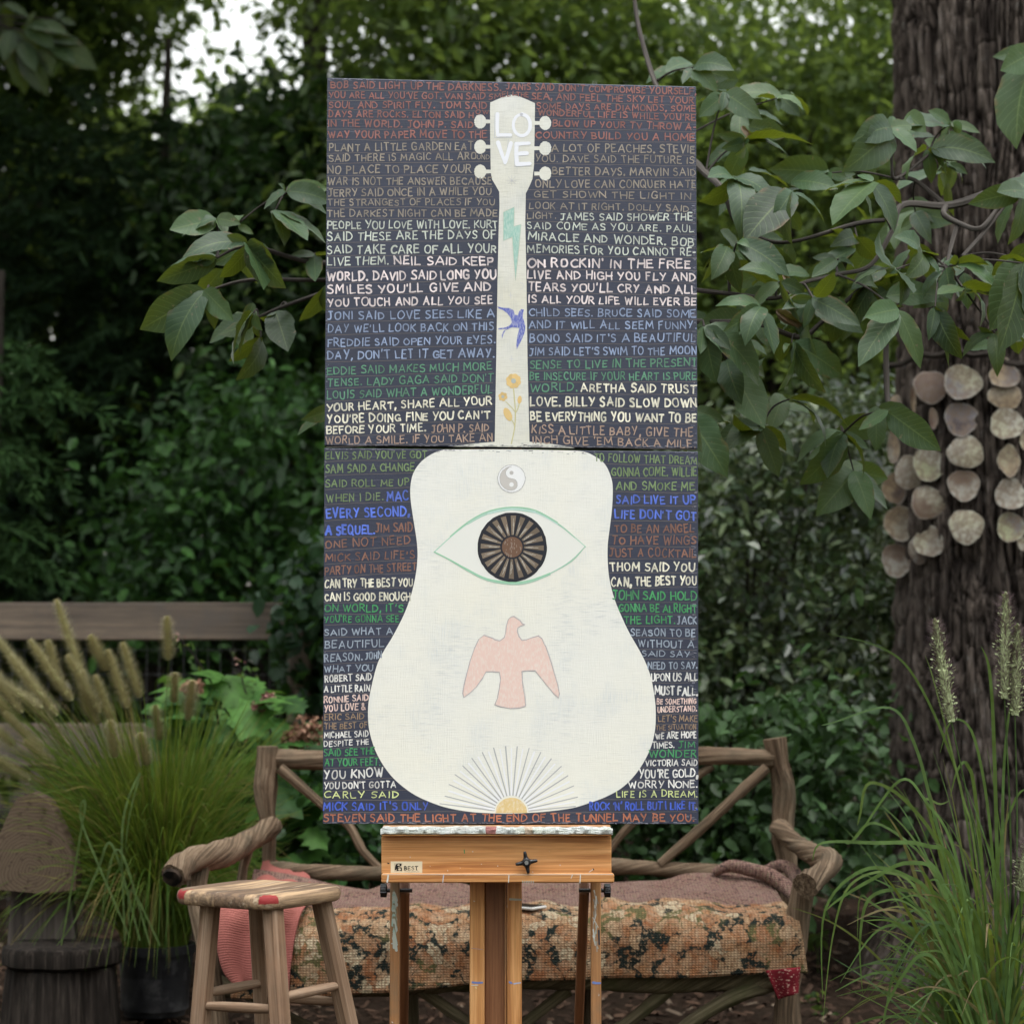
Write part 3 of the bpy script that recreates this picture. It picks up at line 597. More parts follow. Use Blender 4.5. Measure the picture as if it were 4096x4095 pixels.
BR = [[(z6(1990, 960), .75, .016), (z6(1880, 1010), .7, .014), (z6(1700, 1085), .6, .013), (z6(1500, 1140), .55, .011), (z6(1260, 1135), .5, .009), (z6(1200, 1280), .45, .007), (z6(1080, 1470), .4, .006), (z6(900, 1520), .35, .006), (z6(700, 1570), .33, .005), (z6(560, 1650), .35, .006), (z6(300, 1625), .4, .006), (z6(60, 1600), .5, .007), (z6(-250, 1560), .7, .01)],
 [(z6(1500, 1140), .55, .009), (z6(1490, 1190), .5, .008), (z6(1580, 1240), .48, .007), (z6(1690, 1265), .45, .007), (z6(1790, 1150), .5, .005), (z6(1830, 1140), .5, .004)],
 [(z6(1570, 1230), .5, .006), (z6(1540, 1320), .45, .006), (z6(1500, 1480), .32, .004)], [(z6(1820, 1150), .5, .003), (z6(1700, 1300), .45, .006), (z6(1590, 1420), .35, .005)],
 [(z6(1190, 720), .5, .003), (z6(1200, 900), .5, .004), (z6(1225, 990), .52, .005), (z6(1400, 860), .6, .004)], [(z6(1240, 990), .52, .005), (z6(1330, 1000), .6, .006), (z6(1500, 1140), .55, .008)],
 [(z6(-300, 800), .8, .014), (z6(60, 880), .75, .012), (z6(170, 960), .6, .01), (z6(270, 1060), .5, .009), (z6(330, 1210), .5, .008), (z6(450, 1310), .5, .007), (z6(640, 1340), .45, .005), (z6(1000, 1240), .5, .007), (z6(1160, 1220), .5, .006)],
 [((2530, -60), 1.2, .006), ((2555, 110), 1.1, .007), ((2620, 330), .9, .008), ((2720, 560), .8, .01), ((2600, 900), .8, .014)],
 [(z7(1230, 60), .6, .004), (z7(1100, 260), .9, .008), (z7(1090, 560), .9, .009), (z7(1095, 750), .8, .006), (z7(980, 850), .7, .004), (z7(870, 810), .5, .003)],
 [(z7(-300, 200), .7, .012), (z7(100, 240), .4, .008), (z7(420, 250), .3, .007), (z7(640, 320), .35, .007), (z7(760, 240), .4, .006), (z7(1000, 30), .4, .006)], [(z7(150, 265), .25, .004), (z7(270, 440), .35, .004), (z7(360, 620), .45, .004), (z7(440, 780), .5, .003)],
 [((1900, 1050), .75, .012), ((1500, 1040), .5, .009), ((1250, 1050), .4, .007), ((1000, 985), .3, .005), ((870, 1030), .3, .003)], [((1900, 800), .75, .01), ((1400, 760), .5, .007), ((1150, 770), .38, .004)], [((1700, 1100), .6, .008), ((1300, 1120), .4, .006), ((1000, 1120), .32, .005), ((830, 1165), .25, .003)], [((1500, 1100), .55, .006), ((1150, 1220), .42, .005), ((1030, 1270), .4, .003)],
 [((1850, 1600), .7, .008), ((1500, 1640), .55, .006), ((1330, 1630), .5, .004)]]
for br in BR:
    mb = MB(); pth = [P(p[0], p[1], Y) for p, Y, r in br]; mb.tube(pth, [r for _, _, r in br], 8, .1, seed=3); obj('branch', mb, M_twig, t)
mb = MB()
for (bx, by), Y, tips in CL:
    b = P(bx, by, Y); best = min(((P(p[0], p[1], y) - b).length, i, j) for i, br in enumerate(BR) for j, (p, y, r) in enumerate(br)); p, y, r = BR[best[1]][best[2]]; q = P(p[0], p[1], y)
    mb = MB(); mb.tube([q, q.lerp(b, .5) + Vector((0, .03, .02)), b + Vector((0, 0, .0005))], [.0035, .0028, .002], 6); obj('leaf_stalk', mb, M_twig, t)

mb = MB(); mb.tube([tb, tb + Vector((-.01, 0, .6)), P(2040, 1500, .85), P(2200, 900, .85), P(2500, 380, 1.0)], [.03, .027, .022, .016, .008], 12, .08); obj('trunk', mb, M_twig, t)
for q in ([(z6(600, 1520), .3), (z6(640, 1590), .3)], [(z7(520, 180), .3), (z7(640, 270), .3)], [(z6(370, 700), .55), (z6(400, 760), .55)]):   # withered leaves
    mb = MB(); (a, Y), (b, _) = q
    for k in range(3): big_leaf(mb, P(a[0], a[1], Y), P(b[0] + k * 14, b[1] - k * 9, Y - .02), .5, k * .8, .3, (.16, .08, .045))
    obj('withered_leaf', mb, M_big, t)
# leaves in the top left corner
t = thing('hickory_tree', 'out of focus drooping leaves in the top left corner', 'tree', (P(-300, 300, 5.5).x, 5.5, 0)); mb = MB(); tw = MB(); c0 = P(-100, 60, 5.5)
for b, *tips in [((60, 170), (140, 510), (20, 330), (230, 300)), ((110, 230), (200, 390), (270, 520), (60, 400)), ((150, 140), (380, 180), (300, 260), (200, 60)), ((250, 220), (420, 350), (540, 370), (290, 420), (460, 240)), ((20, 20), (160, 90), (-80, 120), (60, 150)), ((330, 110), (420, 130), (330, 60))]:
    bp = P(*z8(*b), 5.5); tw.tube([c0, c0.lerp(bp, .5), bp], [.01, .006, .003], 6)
    for q in tips: big_leaf(mb, bp, P(*z8(*q), 5.5 + random.uniform(-.1, .1)), .6, random.uniform(-.4, .4), .1, tuple(v * .55 for v in random.choice(GREEN)))  # leaf greens darkened to give a backlit look
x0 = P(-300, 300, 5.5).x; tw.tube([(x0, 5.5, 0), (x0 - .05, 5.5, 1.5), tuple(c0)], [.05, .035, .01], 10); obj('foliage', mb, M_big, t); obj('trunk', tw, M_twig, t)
# ---------------------------------------------------------------- ornamental grasses
M_blade = leaf_mat('grass blade', rough=.55, spec=.1, tr=.35, trc=(.2, .27, .03)); M_plume = NT('plume'); M_plume = M_plume.done(M_plume.attr('pc')[0], .9, .03)
def blade(mb, pts, w0, c, nv=None):
    n = len(pts); wd = [w0 * (.8 + .4 * math.sin(min(1, i / (n - 1) * 1.6) * 1.57)) * (1 - (i / (n - 1)) ** 3 * .92) for i in range(n)]
    mb.ribbon(pts, wd, nv or (random.uniform(-.6, .6), -1, random.uniform(.1, .7)), c)
def arch(base, az, H, out, droop, lean=0):
    d = Vector((math.cos(az), math.sin(az), 0)); r = []
    for i in range(7):
        t = i / 6; r.append(base + d * out * (t ** 1.6) + Vector((lean * t * t, 0, H * (t - droop * t ** 3))))
    return r
def plume_mesh(L, bw, nb, core, brist, coreR, bl, hairs):
    mb = MB(); mb.tube([(0, 0, 0), (0, 0, L * .5), (0, 0, L)], [coreR * .8, coreR, coreR * .3], 7, c=core)
    zq = RNG.uniform(0, L, nb); tp = np.sin(np.minimum(1, zq / L * .86 + .14) * math.pi) ** .6; q = np.c_[RNG.normal(size=(nb, 2)) * (coreR * .7 * tp)[:, None], zq]; leaves(mb, q, (.006, .011), (.35, .5), [core, tuple(x * .7 for x in core), tuple(min(1, x * 1.3) for x in core)], up=.1, dirs=np.c_[q[:, :2] / coreR, np.ones(nb)], hang=0)
    for i in range(hairs):
        a = random.uniform(0, 6.28); z = random.uniform(0, L); k = math.sin(min(1, (z / L * .9 + .12)) * math.pi) ** .5; l = bl * random.uniform(.5, 1.1) * (.4 + .6 * k)
        d = Vector((math.cos(a), math.sin(a), random.uniform(.25, .8))).normalized(); p = Vector((0, 0, z)); e = Vector((-math.sin(a), math.cos(a), 0)) * bw
        mb.add([p - e, p + e, p + d * l], [(0, 1, 2)], None, brist)
    return mb
# grass in the black pot
PY = 1.85; pc_ = P(594, 4060, PY); pb = Vector((pc_.x, PY + .12, 0)); ptop = P(594, 3790, PY).z
t = thing('potted_grass', 'tall fountain grass with tan plumes in a scuffed black nursery pot', 'potted plant', pb)
mb = MB(); r0, r1 = m(120, PY), m(150, PY); prof = [(r0, 0), (r0 * 1.02, .01), (r1, ptop - .03), (r1 * 1.05, ptop - .03), (r1 * 1.06, ptop), (r1 * .97, ptop), (r1 * .95, ptop - .03), (r1 * .9, .02)]; V = []
for r, z in prof: V += [(pb.x + math.cos(a) * r * (1 + .025 * math.sin(3 * a + 1) * (z > .03)), pb.y + math.sin(a) * r, z) for a in np.linspace(0, 2 * math.pi, 48, endpoint=False)]
mb.add(V, [(i * 48 + k, i * 48 + (k + 1) % 48, (i + 1) * 48 + (k + 1) % 48, (i + 1) * 48 + k) for i in range(len(prof) - 1) for k in range(48)])
n = NT('scuffed black plastic'); q_ = n.noise(n.obj(), 14, 5, .7); obj('pot', mb, n.done(n.mix(n.ramp(q_, (.52, 0.), (.68, .45)), (.012, .012, .014), (.09, .085, .085)), n.ramp(q_, (.4, .35), (.7, .8)), .4), t)
mb = MB(); mb.add([(pb.x + math.cos(a) * r1 * .94, pb.y + math.sin(a) * r1 * .94, ptop - .035 + random.uniform(0, .01)) for a in np.linspace(0, 6.28, 24, endpoint=False)] + [(pb.x, pb.y, ptop - .02)], [(k, (k + 1) % 24, 24) for k in range(24)]); obj('soil', mb, M_mulch, t)
mb = MB(); BC = [(.11, .18, .028), (.075, .145, .02), (.14, .21, .045), (.17, .19, .04), (.05, .11, .016), (.05, .11, .016), (.22, .17, .06)]
for i in range(3300):
    a = random.uniform(0, 6.283); r = r1 * .8 * random.random() ** .5; bp = Vector((pb.x + math.cos(a) * r, pb.y + math.sin(a) * r, ptop - .03)); az = a + random.uniform(-.7, .7)
    k = random.random(); H = random.uniform(.35, 1.05); out = random.uniform(.04, .5)
    if k < .13: H, out, dr = random.uniform(.5, .8), random.uniform(.22, .5), random.uniform(.6, 1.05)
    else: dr = random.uniform(.1, .5)
    blade(mb, arch(bp, az, H, out, dr, -.06), random.uniform(.0025, .0055), random.choice(BC))
for b in [[(520, 3750), (330, 3300), (340, 3230), (260, 3700), (220, 3900)], [(500, 3760), (490, 3300), (560, 3090), (520, 3250), (500, 3400)], [(560, 3760), (450, 3380), (390, 3480), (300, 3680), (210, 3800)], [(600, 3780), (480, 3400), (420, 3560), (410, 3720)], [(640, 3780), (530, 3560), (515, 3650), (520, 3720)]]:
    blade(mb, [P(x, y, 1.6) for x, y in b], .007, (.13, .2, .07))
obj('blades', mb, M_blade, t)
pl = plume_mesh(.26, .0009, 300, (.44, .44, .23), (.54, .50, .32), .006, .044, 2600); st = MB(); first = None
for (x0, y0, x1, y1) in [(225, 2400, 330, 2700), (-20, 2540, 180, 2800), (-60, 2690, 170, 2830), (190, 2560, 240, 2760), (360, 2540, 430, 2680), (430, 2600, 510, 2830), (490, 2570, 560, 2790), (668, 2465, 675, 2640), (700, 2690, 695, 2810), (770, 2720, 750, 2880), (330, 2680, 350, 2860), (440, 2880, 460, 3030), (560, 2930, 590, 3060), (90, 2770, 200, 2890), (100, 2960, 230, 3080), (-30, 2760, 60, 2900), (270, 2620, 400, 2850), (330, 2760, 390, 2900), (-90, 2600, 90, 2850), (-120, 2820, 60, 2980), (40, 2620, 230, 2860), (20, 2850, 170, 3000), (120, 2560, 290, 2800), (180, 2860, 280, 3020), (380, 2700, 450, 2900), (-60, 3000, 120, 3120), (620, 2820, 640, 2960)]:
    Y = random.uniform(1.6, 2.1); tip, b = P(x0, y0, Y), P(x1, y1, Y); d = tip - b
    o = obj('plume', pl, M_plume, t) if first is None else first.copy()
    if first is None: first = o; V0 = np.concatenate(pl.v)
    else: COL.objects.link(o); o.parent = t
    if o is first: o.data.vertices.foreach_set('co', V0.astype(np.float32).ravel())
    o.matrix_local = Matrix.Translation(b - pb) @ d.to_track_quat('Z', 'Y').to_matrix().to_4x4() @ Matrix.Diagonal((1.05, 1.05, d.length / .26, 1))
    st.tube([Vector((pb.x + random.uniform(-.06, .06), pb.y, ptop - .03)), b.lerp(Vector((pb.x, pb.y, ptop)), .45) + Vector((0, 0, .06)), b], [.002, .0018, .0012], 5, c=(.12, .15, .05))
obj('stalk', st, M_blade, t)
# grass clump at the lower right
gb = Vector((P(4010, 4300, .35).x, .45, 0)); t = thing('fountain_grass', 'green fountain grass with bristly plumes in front of the big trunk', 'ornamental grass', gb); mb = MB()
TR = [[(3985, 4300), (3850, 3700), (3735, 3250), (3660, 2980), (3560, 2830), (3330, 2890), (3285, 2900)], [(3990, 4300), (3870, 3300), (3780, 2960), (3640, 2680), (3500, 2580), (3310, 2535)], [(4000, 4300), (3900, 3400), (3850, 3180), (3740, 2740), (3700, 2620)],
 [(3960, 4300), (3800, 3600), (3690, 3420), (3500, 3290), (3400, 3370), (3380, 3360)], [(3960, 4300), (3830, 3500), (3700, 3380), (3500, 3370), (3290, 3370), (3250, 3440)], [(3970, 4300), (3800, 3500), (3640, 3220), (3480, 3130), (3440, 3260), (3430, 3300)], [(3980, 4300), (3830, 3450), (3700, 3200), (3600, 3120), (3440, 3330), (3410, 3360)],
 [(3950, 4300), (3750, 3640), (3620, 3500), (3450, 3480), (3300, 3640), (3290, 3990)], [(3960, 4300), (3700, 3620), (3560, 3490), (3400, 3540), (3330, 3750), (3290, 4095)], [(3960, 4300), (3720, 3800), (3500, 3620), (3440, 3590), (3430, 3760)], [(3990, 4300), (3780, 3560), (3640, 3450), (3480, 3520), (3350, 3600), (3300, 3645)],
 [(3970, 4300), (3860, 3820), (3730, 3700), (3580, 3880), (3530, 4150)], [(3940, 4300), (3780, 3900), (3680, 3820), (3560, 3990), (3530, 4100)], [(4000, 4300), (3910, 3260), (3870, 3060), (3830, 3080), (3800, 3190)], [(4010, 4300), (3980, 3100), (3960, 2700), (3925, 2585)], [(4020, 4300), (4010, 3300), (4030, 2900), (4070, 2740)],
 [(3960, 4300), (3740, 3330), (3700, 3200), (3760, 3215), (3800, 3200)], [(3950, 4300), (3790, 3640), (3630, 3560), (3480, 3590), (3440, 3760), (3450, 3970)], [(4020, 4300), (3990, 3500), (4060, 3200), (4130, 3150)], [(4000, 4300), (3970, 3420), (3900, 2960), (3810, 2880), (3760, 3010)]]
for b in TR:
    Y = random.uniform(.15, .6); blade(mb, [P(x, y, Y) for x, y in b], random.uniform(.006, .011), random.choice([(.10, .18, .055), (.085, .16, .06), (.13, .2, .06)]))
for i in range(270):
    a = random.uniform(0, 6.283); bp = gb + Vector((math.cos(a) * random.uniform(0, .13), math.sin(a) * random.uniform(0, .12), 0)); k = random.random(); left = random.random() < .6; az = math.pi + random.uniform(-1.2, 1.2) if left else random.uniform(0, 6.28)
    blade(mb, arch(bp, az, random.uniform(.35, 1.1), random.uniform(.05, .42), random.uniform(.1, .75)), random.uniform(.004, .012), random.choice([(.10, .18, .055), (.085, .16, .06), (.12, .2, .06), (.07, .13, .05), (.16, .17, .06), (.2, .15, .08)]))
obj('blades', mb, M_blade, t); st = MB(); pr_ = plume_mesh(.27, .0008, 900, (.44, .50, .28), (.25, .18, .19), .012, .055, 1700); first = None
for (x0, y0, x1, y1) in [(3739, 2480, 3806, 2886), (4023, 2374, 4018, 2793), (4071, 2500, 4060, 2860), (4120, 3350, 4080, 3560)]:
    tip, b = P(x0, y0, .3), P(x1, y1, .3); d = tip - b; o = obj('plume', pr_, M_plume, t) if first is None else first.copy()
    if first is None: first = o; o.data.vertices.foreach_set('co', np.concatenate(pr_.v).astype(np.float32).ravel())
    else: COL.objects.link(o); o.parent = t
    o.matrix_local = Matrix.Translation(b - gb) @ d.to_track_quat('Z', 'Y').to_matrix().to_4x4() @ Matrix.Diagonal((1, 1, d.length / .27, 1))
    st.tube([gb, b.lerp(gb, .5) + Vector((.03, 0, .05)), b], [.0028, .0025, .0018], 6, c=(.1, .17, .06))
obj('stalk', st, M_blade, t)
# seedlings on the mulch
for (px, py, Y, lab) in ((3255, 3985, 2.3, 'small seedling sprouting from the mulch beside the bench leg'), (3300, 4060, 2.0, 'tiny low seedling nearest the lower edge of the mulch'), (3270, 3750, 3.0, 'leafy little weed near the foot of the big trunk')):
    c = P(px, py, Y); g_ = Vector((c.x, Y, gz(c.x, Y))); mb = MB(); mb.tube([g_, c], [.003, .002], 6, c=(.06, .09, .03)); q = np.tile(np.array(tuple(c)), (14, 1)) + RNG.normal(size=(14, 3)) * .012; leaves(mb, q, (.03, .055), (.5, .6), GB)
    props(obj('seedling', mb, M_far, loc=g_), lab, 'seedling', 'seedlings in the mulch')
# ---------------------------------------------------------------- log chair at the lower left
LY = 1.55; M_log = wood('charred log', (.003, .0025, .002), (.013, .010, .008), (.05, .04, .033), .9, .9, .9); M_grey = wood('grey plank', (.03, .025, .022), (.075, .062, .055), (.15, .125, .11), .5, .85, .5)
lc = P(215, 3900, LY); lr = m(235, LY); lc = Vector((lc.x, LY + .12, 0)); ls = P(215, 3790, LY).z; lsb = P(215, 3880, LY).z
t = thing('log_chair', 'low chair carved from a blackened log with a ringed round back', 'chair', lc)
def wheel(mb, c, prof, k1=0.1, seed=0., sy=1., gs=1.):
    V = []; G = []
    for r, z in prof:
        for a in np.linspace(0, 2 * math.pi, 60, endpoint=False):
            q = r * (1 + k1 * .4 * math.sin(5 * a + seed) + k1 * .3 * math.sin(9 * a + seed * 2) + k1 * .25 * math.sin(23 * a)); V.append((c[0] + math.cos(a) * q, c[1] + math.sin(a) * q * sy, z)); G.append((math.cos(a) * q, math.sin(a) * q, z * gs))
    n = len(prof); mb.add(V, [(i * 60 + k, i * 60 + (k + 1) % 60, (i + 1) * 60 + (k + 1) % 60, (i + 1) * 60 + k) for i in range(n - 1) for k in range(60)], G)
mb = MB(); wheel(mb, lc, [(.01, lsb), (lr * .9, lsb), (lr, lsb + .012), (lr * 1.01, ls - .02), (lr * .97, ls - .004), (lr * .9, ls), (lr * .5, ls + .003), (.01, ls)], .06, 1); obj('seat', mb, M_log, t)
mb = MB(); wheel(mb, lc, [(lr * 1.02, -.08), (lr * .98, .02), (lr * .9, lsb - .01), (lr * .88, lsb), (.01, lsb)], .12, 3); obj('base', mb, M_log, t)
def slab(mb, pts, Y, th, gfun):
    n = len(pts); F_ = [P(x, y, Y) for x, y in pts]; B_ = [p + Vector((0, th, 0)) for p in F_]; V = F_ + B_
    tris = tessellate_polygon([F_]); fs = [tuple(a) for a in tris] + [tuple(n + i for i in a[::-1]) for a in tris] + [(i, (i + 1) % n, n + (i + 1) % n, n + i) for i in range(n)]
    mb.add(V, fs, [gfun(p) for p in V])
mb = MB(); slab(mb, [(28, 3800), (45, 3560), (280, 3560), (306, 3800)], LY + .2, .05, lambda p: (p.x, p.y, p.z)); obj('back_plank', mb, M_grey, t)
n = NT('log end rings'); o_ = n.attr('gr')[1]; sp = n.n('VectorMath', operation='LENGTH'); n.put(sp.inputs[0], o_); ln = n.math('ADD', sp.outputs['Value'], n.math('MULTIPLY', n.noise(o_, 9, 4), .05))
rg = n.ramp(n.math('PINGPONG', ln, .0065), (0, 0.), (1, 1.)); rg = n.ramp(n.math('FRACT', n.math('MULTIPLY', ln, 95)), (.0, .0), (.5, 1.), (1., .2))
cr = n.ramp(n.noise(o_, 1, 4, .6, (40, 40, 2)), (.36, 1.), (.44, 0.)); c_ = n.mix(rg, (.075, .053, .037), (.125, .093, .066)); c_ = n.mix(n.math('MULTIPLY', cr, .5), c_, (.03, .02, .015)); n.bump(rg, .15, .003)
cc = P(150, 3470, LY + .2); mb = MB(); dome = [(-25, 3555), (-30, 3440), (0, 3330), (40, 3240), (70, 3190), (130, 3170), (190, 3200), (235, 3290), (280, 3400), (305, 3490), (300, 3560), (150, 3572)]
slab(mb, dome, LY + .10, .10, lambda p: (p.x - cc.x, p.z - cc.z, 0)); obj('backrest', mb, n.done(c_, .95, .03), t)
# ---------------------------------------------------------------- rustic bench
BY, BF = 1.58, .98
M_bench = wood('driftwood', (.026, .017, .011), (.14, .092, .058), (.30, .22, .15), 1.8, .8, .9, (.08, .066, .045)); M_mossy = wood('mossy wood', (.03, .024, .014), (.115, .094, .055), (.24, .20, .13), 1.4, .85, .9, (.07, .075, .03))
bc_ = P(2080, 3900, BF); t = thing('garden_bench', 'rustic bench of gnarled peeled branches behind the easel', 'bench', (bc_.x, BF, 0))
def limb(name, pts, rad, mat=None, rough=.13, lump=.4, tw=0., seg=26):
    mb = MB(); mb.tube([P(x, y, Y) if Y is not None else x for x, y, Y in pts], [m(r, Y if Y is not None else BF) for r, (_, _, Y) in zip(rad, pts)], seg, rough, tw, seed=len(t.children), lump=lump, step=.02, knots=2 + len(pts)); return obj(name, mb, mat or M_bench, t)
def down(x, y, Y, x2): a = P(x, y, Y); return [(x, y, Y), ((Vector((P(x2, y, Y).x, Y + .01, -.04))), 0, None)]
limb('back_post', [(1073, 2984, BY), (1071, 3060, BY), (1062, 3147, BY), (1068, 3246, BY), (1078, 3333, BY), (1074, 3438, BY), (1080, 3700, BY)] + down(1085, 3900, BY, 1090), [38, 38, 44, 37, 32, 34, 36, 38, 40], rough=.24, lump=.55)
limb('back_post', [(3100, 2952, BY), (3117, 3055, BY), (3138, 3147, BY), (3130, 3271, BY), (3128, 3364, BY), (3146, 3457, BY), (3150, 3700, BY)] + down(3150, 3900, BY, 3150), [43, 41, 52, 44, 42, 44, 46, 48, 50], rough=.26, lump=.55)
limb('top_rail', [(1085, 3033, BY + .01), (1300, 3042, BY + .01), (1700, 3030, BY), (2200, 3030, BY), (2800, 3022, BY), (3095, 3030, BY)], [35, 37, 36, 36, 37, 33], rough=.2, tw=3)
limb('back_rail', [(1080, 3475, BY - .03), (1500, 3490, BY - .03), (2000, 3470, BY - .03), (2448, 3466, BY - .03), (2700, 3478, BY - .03), (3140, 3500, BY - .03)], [30, 30, 31, 31, 29, 28], rough=.2, tw=14)
limb('brace', [(1120, 3070, BY - .01), (1287, 3215, BY - .02), (1391, 3296, BY - .02), (1450, 3400, BY - .02), (1540, 3490, BY - .02)], [21, 20, 19, 18, 17]); limb('brace', [(3068, 3070, BY - .02), (2860, 3262, BY - .03), (2640, 3455, BY - .04)], [23, 20, 18]); limb('brace', [(2850, 3062, BY), (2567, 3255, BY), (2420, 3420, BY)], [18, 18, 17])
limb('armrest', [(1095, 3300, BY - .03), (1002, 3358, 1.38), (900, 3413, 1.18), (804, 3428, 1.04), (735, 3455, .97), (690, 3505, .90)], [33, 42, 53, 50, 48, 47], rough=.24, tw=9, lump=.3)
limb('armrest', [(3118, 3310, BY - .03), (3190, 3380, 1.38), (3262, 3420, 1.18), (3322, 3442, 1.05), (3290, 3490, .96), (3222, 3545, .86)], [38, 38, 40, 43, 48, 46], rough=.28, tw=7, lump=.35)
n = NT('dark log end'); nn_ = n.noise(n.obj(), 22, 4); mb = MB(); p0, p1 = P(690, 3505, .90), P(686, 3512, .893); mb.tube([p0, p1], [m(41, .9), m(36, .9)], 20, .08); obj('dark_end', mb, n.done(n.ramp(nn_, (.4, (.008, .007, .006)), (.62, (.07, .05, .038))), .95, .1), t)  # brown-black cap on the left armrest's end
limb('front_leg', [(800, 3455, BF + .06), (788, 3600, BF + .03), (840, 3850, BF)] + down(872, 4095, BF, 880), [38, 36, 38, 40, 42], M_bench, .14); limb('front_leg', [(3222, 3520, BF), (3192, 3673, BF), (3178, 3828, BF)] + down(3135, 4095, BF, 3125), [42, 42, 43, 46, 48], M_bench, .16, .5, 4)
limb('arm_support', [(1000, 3370, 1.36), (968, 3510, 1.36), (960, 3800, 1.36)], [18, 20, 20]); limb('middle_leg', [(1640, 3920, 1.3)] + down(1648, 4095, 1.3, 1648), [30, 30, 30], M_mossy); limb('middle_leg', [(2352, 3930, 1.4)] + down(2348, 4095, 1.4, 2348), [17, 18, 18], M_bench)
limb('seat_rail', [(850, 3960, BF + .03), (1300, 3955, BF + .04), (2000, 3925, BF + .03), (2393, 3925, BF + .02), (2700, 3932, BF + .02), (3150, 3922, BF + .01)], [32, 33, 34, 35, 37, 31], M_mossy, .16, .3, 22)
for pts, rr in (([(2680, 3955, BF + .03), (2504, 4095, BF + .04), (2330, 4230, BF + .05)], [25, 24, 24]), ([(3085, 3935, BF + .03), (2985, 3962, BF), (2900, 4000, BF), (2752, 4095, BF), (2640, 4200, BF)], [28, 30, 31, 29, 27]), ([(1670, 3950, BF + .04), (1870, 4090, BF + .05), (2000, 4190, BF + .05)], [24, 22, 20]), ([(2275, 3955, BF + .05), (2089, 4100, BF + .06), (1990, 4190, BF + .06)], [24, 23, 22]), ([(860, 3900, BF + .1), (1010, 3990, BF + .1), (1250, 4110, BF + .1)], [17, 18, 18])): limb('brace', pts, rr, M_mossy, .14, .3)
for k in range(5):   # seat boards carrying the rug
    y = BF + .06 + k * .115; a, b = P(880, 3700, y).x, P(3150, 3700, y).x; mb = MB(); mb.box((a, y, .385), (b, y + .09, .405), 0, .004, off=k * .7); obj('seat_board', mb, M_mossy, t)
# ---------------------------------------------------------------- rug over the bench
n = NT('woven floral rug'); g = n.attr('gr')[1]; gx_ = n.sep(g); cw = n.attr('pc')[0]
wv_ = n.noise(g, 9, 3); ad = n.n('VectorMath', operation='ADD'); n.put(ad.inputs[0], g); sc_ = n.n('VectorMath', operation='SCALE'); nz3 = n.n('TexNoise'); n.put(nz3.inputs['Vector'], g); nz3.inputs['Scale'].default_value = 14; nz3.inputs['Detail'].default_value = 4; n.put(sc_.inputs[0], nz3.outputs[1]); sc_.inputs['Scale'].default_value = .085; n.put(ad.inputs[1], sc_.outputs[0])
def voro(sc, f='F1', o=0): q = n.n('TexVoronoi', feature=f); n.put(q.inputs['Vector'], ad.outputs[0]); q.inputs['Scale'].default_value = sc; return q.outputs[o]
d1_ = voro(25, 'F1', 0); de = n.math('MINIMUM', n.math('MULTIPLY', n.math('ADD', voro(25, 'DISTANCE_TO_EDGE'), .035), 1.), n.math('MULTIPLY', n.math('SUBTRACT', .69, d1_), .6)); cell = voro(25, 'F1', 1); cs = n.sep(cell)
blob = n.ramp(cs[0], (.0, (.40, .175, .08)), (.3, (.44, .225, .11)), (.55, (.48, .30, .17)), (.74, (.56, .45, .30)), (.86, (.36, .14, .06)), interp='CONSTANT')
pet = n.ramp(voro(46, 'DISTANCE_TO_EDGE'), (.04, .75), (.12, 0.)); blob = n.mix(pet, blob, (.24, .105, .05)); blob = n.mix(n.ramp(n.noise(g, 26, 4, .7), (.4, 0.), (.7, .55)), blob, (.62, .5, .34))
gap_ = n.ramp(n.math('ADD', de, n.math('MULTIPLY', n.math('SUBTRACT', n.noise(g, 46, 3, .65), .5), .22)), (.03, 1.), (.05, 0.)); keep = n.ramp(wv_, (.36, 0.), (.40, 1.))
gcol = n.mix(n.ramp(n.noise(g, 4.5, 2), (.56, 0.), (.6, .9)), (.022, .03, .026), (.15, .135, .055)); flk = n.ramp(n.noise(g, 62, 3, .7), (.53, 1.), (.57, .12)); flo = n.mix(n.math('MULTIPLY', n.math('MULTIPLY', gap_, keep), flk), blob, gcol); flo = n.mix(n.ramp(n.noise(g, 80, 2), (.60, 0.), (.64, .55)), flo, gcol)
s1 = n.noise(g, 62, 4, .8); s2 = n.noise(g, 95, 2); spk = n.ramp(s1, (.38, (.025, .022, .022)), (.46, (.20, .105, .085)), (.53, (.31, .18, .15)), (.60, (.13, .12, .06)), (.68, (.40, .26, .22)))
spk = n.mix(n.ramp(n.noise(g, 7, 3), (.4, 0.), (.7, .3)), spk, (.36, .25, .22)); fade = n.sep(cw)[0]
bl = n.ramp(n.math('ADD', fade, n.math('MULTIPLY', n.math('SUBTRACT', n.noise(g, 20, 3), .5), .3)), (.46, 0.), (.54, 1.)); col_ = n.mix(bl, spk, flo)
mp = n.n('Mapping'); n.put(mp.inputs['Vector'], g); mp.inputs['Scale'].default_value = (1, 1.25, 1); wx = n.n('TexWave', wave_type='BANDS', bands_direction='X'); n.put(wx.inputs['Vector'], mp.outputs[0]); wx.inputs['Scale'].default_value = 34; wx.inputs['Distortion'].default_value = .6
wy = n.n('TexWave', wave_type='BANDS', bands_direction='Y'); n.put(wy.inputs['Vector'], mp.outputs[0]); wy.inputs['Scale'].default_value = 34; wy.inputs['Distortion'].default_value = .6; wv2 = n.math('MULTIPLY', wx.outputs[1], wy.outputs[1])
col_ = n.mix(n.ramp(wv2, (.05, .35), (.4, 0.)), col_, (.02, .018, .015)); n.bump(n.math('ADD', wv2, n.math('MULTIPLY', s1, .8)), .7, .006); M_rug = n.done(col_, .95, .1)
